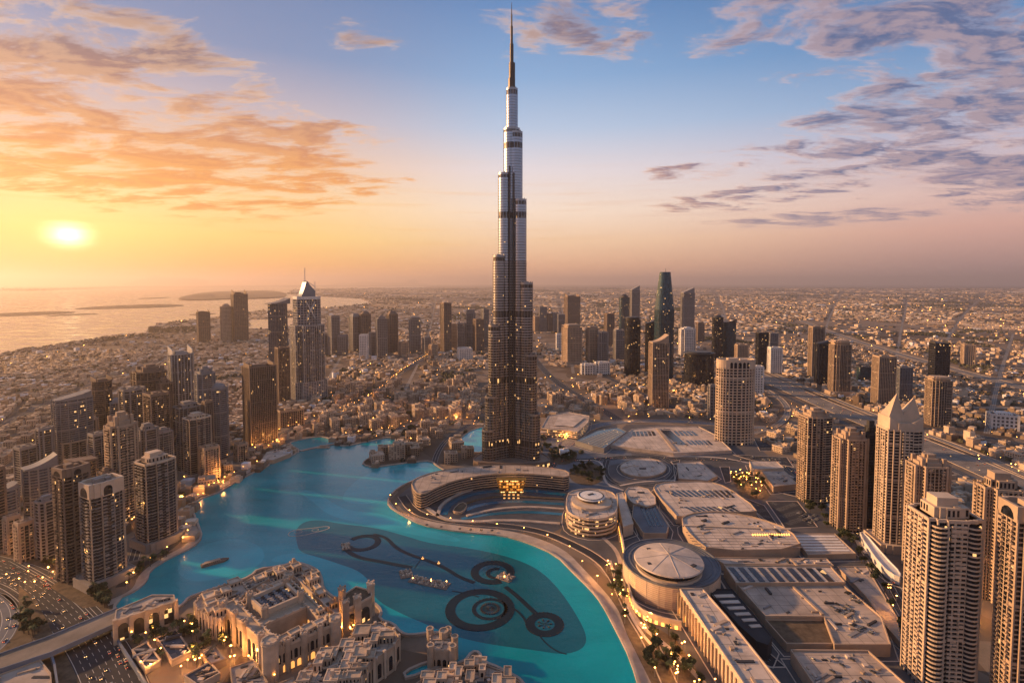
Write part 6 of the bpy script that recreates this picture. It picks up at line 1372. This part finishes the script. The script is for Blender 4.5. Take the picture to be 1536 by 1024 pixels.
# ---------------------------------------------------------------- street lamps
lp0 = bpy.data.objects.new('street_lamp', None); sc.collection.objects.link(lp0)
mb = MB(); mb.lathe([(.16, 0), (.10, 8)], 6); mb.bar((0, 0, 8), (1.2, 0, 8.3), .08, 4); mb.build('pole', M['grey'], lp0); MB().lathe([(0, 7.7), (.55, 7.9), (.6, 8.2), (.25, 8.5), (0, 8.55)], 8).build('lamp_head', M['lamp'], lp0)
CHILD['street_lamp'] = list(lp0.children); nl = 0; EXTRA = []
def lamp_at(x, y, rz, lab):
    global nl
    if nl >= 296: EXTRA.append((x, y)); return
    if nl == 0: lp0.location = (x, y, 0); lp0.rotation_euler = (0, 0, rz); lp0['label'] = lab; lp0['group'] = lab; o = lp0
    else: o = dup(lp0, (x, y, 0), rz, lab, lab)
    o['category'] = 'street lamp'; nl += 1
    if nl % 3 == 0:
        l_ = bpy.data.lights.new('lamp_light', 'POINT'); l_.energy = R.choice((2000, 4000, 9000)); l_.color = (1, .42, .10); l_.shadow_soft_size = .8
        b_ = bpy.data.objects.new('lamp_light', l_); sc.collection.objects.link(b_); b_.location = (x, y, 9.2)
def lamps(line, step, side, where):
    for x, y, h_ in along(line, step):
        lamp_at(x-sin(h_)*side+R.uniform(-2, 2), y+cos(h_)*side+R.uniform(-2, 2), h_+pi/2, 'street lamp with glowing amber head '+where)
def lamps_in(poly, n, where):
    pw = P(poly); xs = [a for a, b in pw]; ys = [b for a, b in pw]; k = g = 0
    while k < n and g < n*30:
        g += 1; x, y = R.uniform(min(xs), max(xs)), R.uniform(min(ys), max(ys))
        if inside([(x, y)], pw)[0] and free(x, y, .8, False, True, True): lamp_at(x, y, R.uniform(0, 6), 'street lamp with glowing amber head '+where); k += 1
lamps(smooth(P(WEST_SHORE), 2, False), 26, 8, 'on the west quay promenade'); lamps(smooth(P(NE_SHORE), 2, False), 34, 8, 'on the east promenade')
lamps_in([(895, 848), (925, 845), (945, 910), (1010, 955), (1080, 1040), (1020, 1040), (950, 950)], 34, 'in the garden before the drum building'); lamps_in([(1090, 712), (1130, 706), (1162, 735), (1150, 750), (1110, 747)], 26, 'in the lamplit garden beside the mall')
lamps_in([(265, 925), (300, 925), (360, 970), (420, 1024), (380, 1030), (290, 970)], 16, 'in the street before the market palace'); lamps_in([(430, 1000), (500, 945), (545, 930), (560, 935), (470, 990)], 14, 'in the lane between palace and market hall'); lamps_in([(180, 965), (230, 950), (330, 990), (280, 1024), (215, 1010)], 14, 'around the dark glass pavilions')
lamps_in([(40, 790), (88, 770), (92, 815), (50, 835)], 16, 'behind the small cream blocks at the left edge'); lamps_in([(190, 755), (208, 740), (206, 790), (190, 800)], 10, 'between the left cluster towers'); lamps_in([(-20, 835), (40, 855), (60, 830), (100, 850), (70, 880), (20, 895)], 14, 'at the highway junction on the left'); lamps_in([(270, 750), (300, 735), (345, 715), (340, 730), (290, 755)], 10, 'at the lake bend'); lamps_in([(370, 668), (420, 660), (430, 668), (380, 680)], 8, 'at the foot of the dark ribbed slab tower')
lamps(ROADS['old_main'][0], 30, 8, 'on the old quarter main street'); lamps(ROADS['old_quay'][0], 26, 6, 'on the north quay street'); lamps(ROADS['arc_mid'][0], 45, 14, 'on the curved boulevard behind the mall')
lamps_in([(812, 648), (828, 640), (870, 650), (850, 664)], 12, 'at the foot of the opera hall')
lamps_in([(1310, 880), (1345, 890), (1350, 960), (1320, 930)], 5, 'at the foot of the big cream foreground tower'); lamps_in([(1455, 850), (1480, 850), (1480, 950), (1455, 950)], 8, 'between the two right edge towers')
for poly, n in [([(550, 660), (640, 640), (650, 690), (560, 690)], 12), ([(470, 600), (720, 570), (722, 640), (500, 650)], 120), ([(440, 540), (720, 520), (720, 570), (480, 600)], 60), ([(812, 560), (960, 590), (1060, 600), (1060, 632), (812, 620)], 90), ([(920, 560), (1060, 575), (1070, 600), (930, 590)], 50), ([(1140, 600), (1200, 610), (1200, 660), (1140, 660)], 50), ([(0, 560), (420, 480), (430, 590), (0, 760)], 60), ([(1240, 590), (1536, 640), (1560, 740), (1380, 660)], 70), ([(1130, 480), (1536, 460), (1536, 600), (1200, 560)], 60), ([(440, 440), (1536, 440), (1536, 480), (440, 500)], 90), ([(60, 700), (340, 690), (250, 740), (200, 830), (60, 800)], 50)]:
    pw = P(poly); ys = [b for a, b in poly]; xs = [a for a, b in poly]; k = g = 0
    while k < n*.55 and g < n*20:
        g += 1; a, b = R.uniform(min(xs), max(xs)), R.uniform(min(ys), max(ys))
        if inside([(a, b)], poly)[0]:
            x, y = gp(a, b)
            if free(x, y, 1, False, True, False): EXTRA.append((x, y)); k += 1
mm = MB(); ml = MB()
R.shuffle(street_pts)
EXTRA += [q for q in street_pts if q[1] < 9000 and abs(q[0]) < q[1]][:170]
for x, y in EXTRA:
    s_ = max(.4, y*.00030)*R.choice((.6, .8, 1, 1, 1.5)); mm.box(x, y, 0, .2, .2, 7.5); ml.box(x, y, 7.5, s_*1.6, s_*1.6, s_*1.2)
o = struct(mm.build('far_street_lamps', M['grey']), 'stuff', 'countless far street lights scattered through the city'); l_ = ml.build('lamp_heads', M['lamp'], o)

# amber pools of light in the streets of the old quarter and at the tower feet
for a, b in [(500, 625), (540, 630), (575, 615), (610, 620), (650, 612), (690, 620), (560, 600), (620, 590), (680, 588), (510, 605), (470, 640), (640, 640), (705, 632), (820, 650), (845, 655), (585, 575), (870, 600), (920, 610), (960, 600), (1010, 590), (990, 615), (900, 575), (1165, 640), (1180, 615), (1120, 728), (1135, 740), (70, 800), (60, 822), (200, 770), (385, 672), (410, 668), (330, 720), (300, 742), (1465, 880), (1468, 930), (1325, 930), (745, 724), (790, 724), (900, 800), (868, 798)]:
    x, y = gp(a, b); l_ = bpy.data.lights.new('street_glow_lamp', 'POINT'); l_.energy = R.choice((5000, 9000, 15000)); l_.color = (1, .42, .10); l_.shadow_soft_size = 1.2
    b_ = bpy.data.objects.new('street_glow_lamp', l_); sc.collection.objects.link(b_); b_.location = (x, y, 13)
# ---------------------------------------------------------------- cars
def car_proto(name):
    rt = bpy.data.objects.new(name, None); sc.collection.objects.link(rt); mb = MB()
    prof = [(-2.2, .35), (2.2, .35), (2.25, .8), (1.2, .95), (-2.0, 1.0), (-2.25, .8)]; b = len(mb.v)
    for yy in (-.9, .9): mb.v += [(x, yy, z) for x, z in prof]
    n = 6; mb.f += [(b+i, b+(i+1) % n, b+n+(i+1) % n, b+n+i) for i in range(n)]+[tuple(range(b+n-1, b-1, -1)), tuple(range(b+n, b+2*n))]
    mb.prism([(-1.3, -.72), (.35, -.72), (.35, .72), (-1.3, .72)], 1.42, 1.5, bottom=True)
    g = MB(); g.prism([(-1.85, -.82), (1.0, -.82), (1.0, .82), (-1.85, .82)], .95, 1.43, scale=.8, c=(-.5, 0)); g.build('window', M['black'], rt)
    for sx in (-1.35, 1.35):
        for sy in (-.85, .85):
            mb.bar((sx, sy-.12, .34), (sx, sy+.12, .34), .34, 10)
    mb.build('body', M['car_paint'], rt)
    for sy in (-.6, .6): MB().box(2.22, sy, .6, .12, .42, .22).build('headlight', M['headlight'], rt); MB().box(-2.24, sy, .65, .12, .4, .2).build('taillight', M['taillight'], rt)
    CHILD[name] = list(rt.children); return rt
CP_ = car_proto('car'); nc = 0
PARK = None
def put_car(x, y, z, rz, lab, lights=True):
    global nc
    if nc >= 290: return
    if nc == 0: CP_.location = (x, y, z); CP_.rotation_euler = (0, 0, rz); o = CP_; o['label'] = lab; o['group'] = lab
    else:
        o = CP_.copy(); sc.collection.objects.link(o); o.location = (x, y, z); o.rotation_euler = (0, 0, rz); o['label'] = lab; o['group'] = lab
        for ch in CHILD['car']:
            if not lights and 'light' in ch.name: continue
            c_ = ch.copy(); sc.collection.objects.link(c_); c_.parent = o
    o['category'] = 'car'; nc += 1
def traffic(key, step, lanes, where, z=.06, y1=1e9, prob=.6):
    ln, wd = ROADS[key]
    for k in lanes:
        off = (k-.5)*(wd-2)
        for x, y, h_ in along(ln, step*R.uniform(.8, 1.2)):
            if y > y1 or y < 300 or R.random() > prob: continue
            x2, y2 = x-sin(h_)*off+cos(h_)*R.uniform(-3, 3), y+cos(h_)*off+sin(h_)*R.uniform(-3, 3)
            a, b = project(x2, y2)
            if not (-20 < a < 1556 and b < 1060): continue
            put_car(x2, y2, z, h_ if k < .5 else h_+pi, 'car with lit lamps driving '+where)
traffic('hw_left', 10, [.19, .31, .44, .56, .69, .81], 'on the wide highway at the lower left', prob=.26)
traffic('hw_right', 46, [.14, .3, .42, .58, .72, .86], 'on the broad highway beyond the tan tower row', prob=.4); traffic('mall_ring', 28, [.25, .7], 'on the mall ring road', .1, prob=.6); traffic('tower_row', 24, [.3, .7], 'on the street along the tan tower row', .1); traffic('curve_left', 14, [.3, .7], 'on the curved ramp at the left edge', .07)
def parked(poly, z, step_a, step_b, rz, where, n):
    pw = P(poly, z); xs = [a for a, b in pw]; ys = [b for a, b in pw]; k = 0; c_, s_ = cos(rz), sin(rz); cx, cy = centre(pw); i = -30
    while i < 30:
        for j in range(-14, 14):
            x, y = cx+i*step_a*c_-j*step_b*s_, cy+i*step_a*s_+j*step_b*c_
            if k < n and inside([(x, y)], pw)[0] and R.random() < .8: put_car(x, y, z, rz+pi/2+R.choice((0, pi)), 'parked car '+where, False); k += 1
        i += 1
parked([(1240, 903), (1268, 903), (1290, 922), (1258, 924)], 10.02, 3.0, 6.5, .5, 'in the dense block on the rooftop deck', 44); parked([(1262, 882), (1278, 890), (1302, 906), (1282, 904)], 10.02, 3.2, 7, .5, 'in the row at the back of the rooftop deck', 16); parked([(1268, 934), (1300, 938), (1316, 950), (1290, 950)], 10.02, 3.2, 7, .5, 'at the front corner of the rooftop deck', 18)
parked([(1196, 768), (1222, 770), (1230, 786), (1205, 784)], .12, 3.4, 8, .6, 'on the lot beside the slim gridded tower', 26); parked([(1210, 985), (1290, 985), (1320, 1010), (1235, 1012)], 11.02, 14, 16, .5, 'scattered on the deck at the bottom edge', 10)
for (pw, rz), n_ in zip(LOTS, (16, 12, 6, 6, 24, 14, 20, 14, 12)):
    cx, cy = centre(pw); k = 0; sp_ = [(i, j, q) for i in range(-40, 40) for j in range(-5, 6) for q in (-2.5, 2.5)]; R.shuffle(sp_)
    for i, j, q in sp_:
        x, y = cx+(i+.5)*2.8*cos(rz)-(j*17+q)*sin(rz), cy+(i+.5)*2.8*sin(rz)+(j*17+q)*cos(rz)
        if k < n_ and inside([(x, y)], offset(pw, -6))[0]: put_car(x, y, .16, rz+pi/2+R.choice((0, pi)), 'parked car on a marked asphalt lot among the mall roofs', False); k += 1
for px, py in ((640, 789), (662, 792), (690, 795), (706, 796.5), (722, 797), (738, 797.5)):
    x, y = gp(px, py); 
    mb = MB(); mb.lathe([(.1, 0), (.1, 2.4)], 6); mb.lathe([(2.2, 2.3), (0, 3.2)], 10); tag(mb.build('parasol', M['dark'], None, (x, y, .07)), 'dark round parasol on the east promenade', 'parasol', 'parasols on the promenade')

# ---------------------------------------------------------------- evening haze
mb = MB(); mb.box(0, 42100, -1, 120000, 92400, 1060)
hm = bpy.data.materials.new('haze'); hm.use_nodes = True; q = NT(hm.node_tree); q.n.clear()
pv = q.new('ShaderNodeVolumePrincipled'); pv.inputs['Color'].default_value = (.97, .82, .75, 1); pv.inputs['Density'].default_value = 3.6e-5; pv.inputs['Anisotropy'].default_value = .55
oo = q.new('ShaderNodeOutputMaterial'); q.l.new(pv.outputs[0], oo.inputs['Volume'])
struct(mb.build('haze', hm), 'stuff', 'warm evening haze over the whole city')
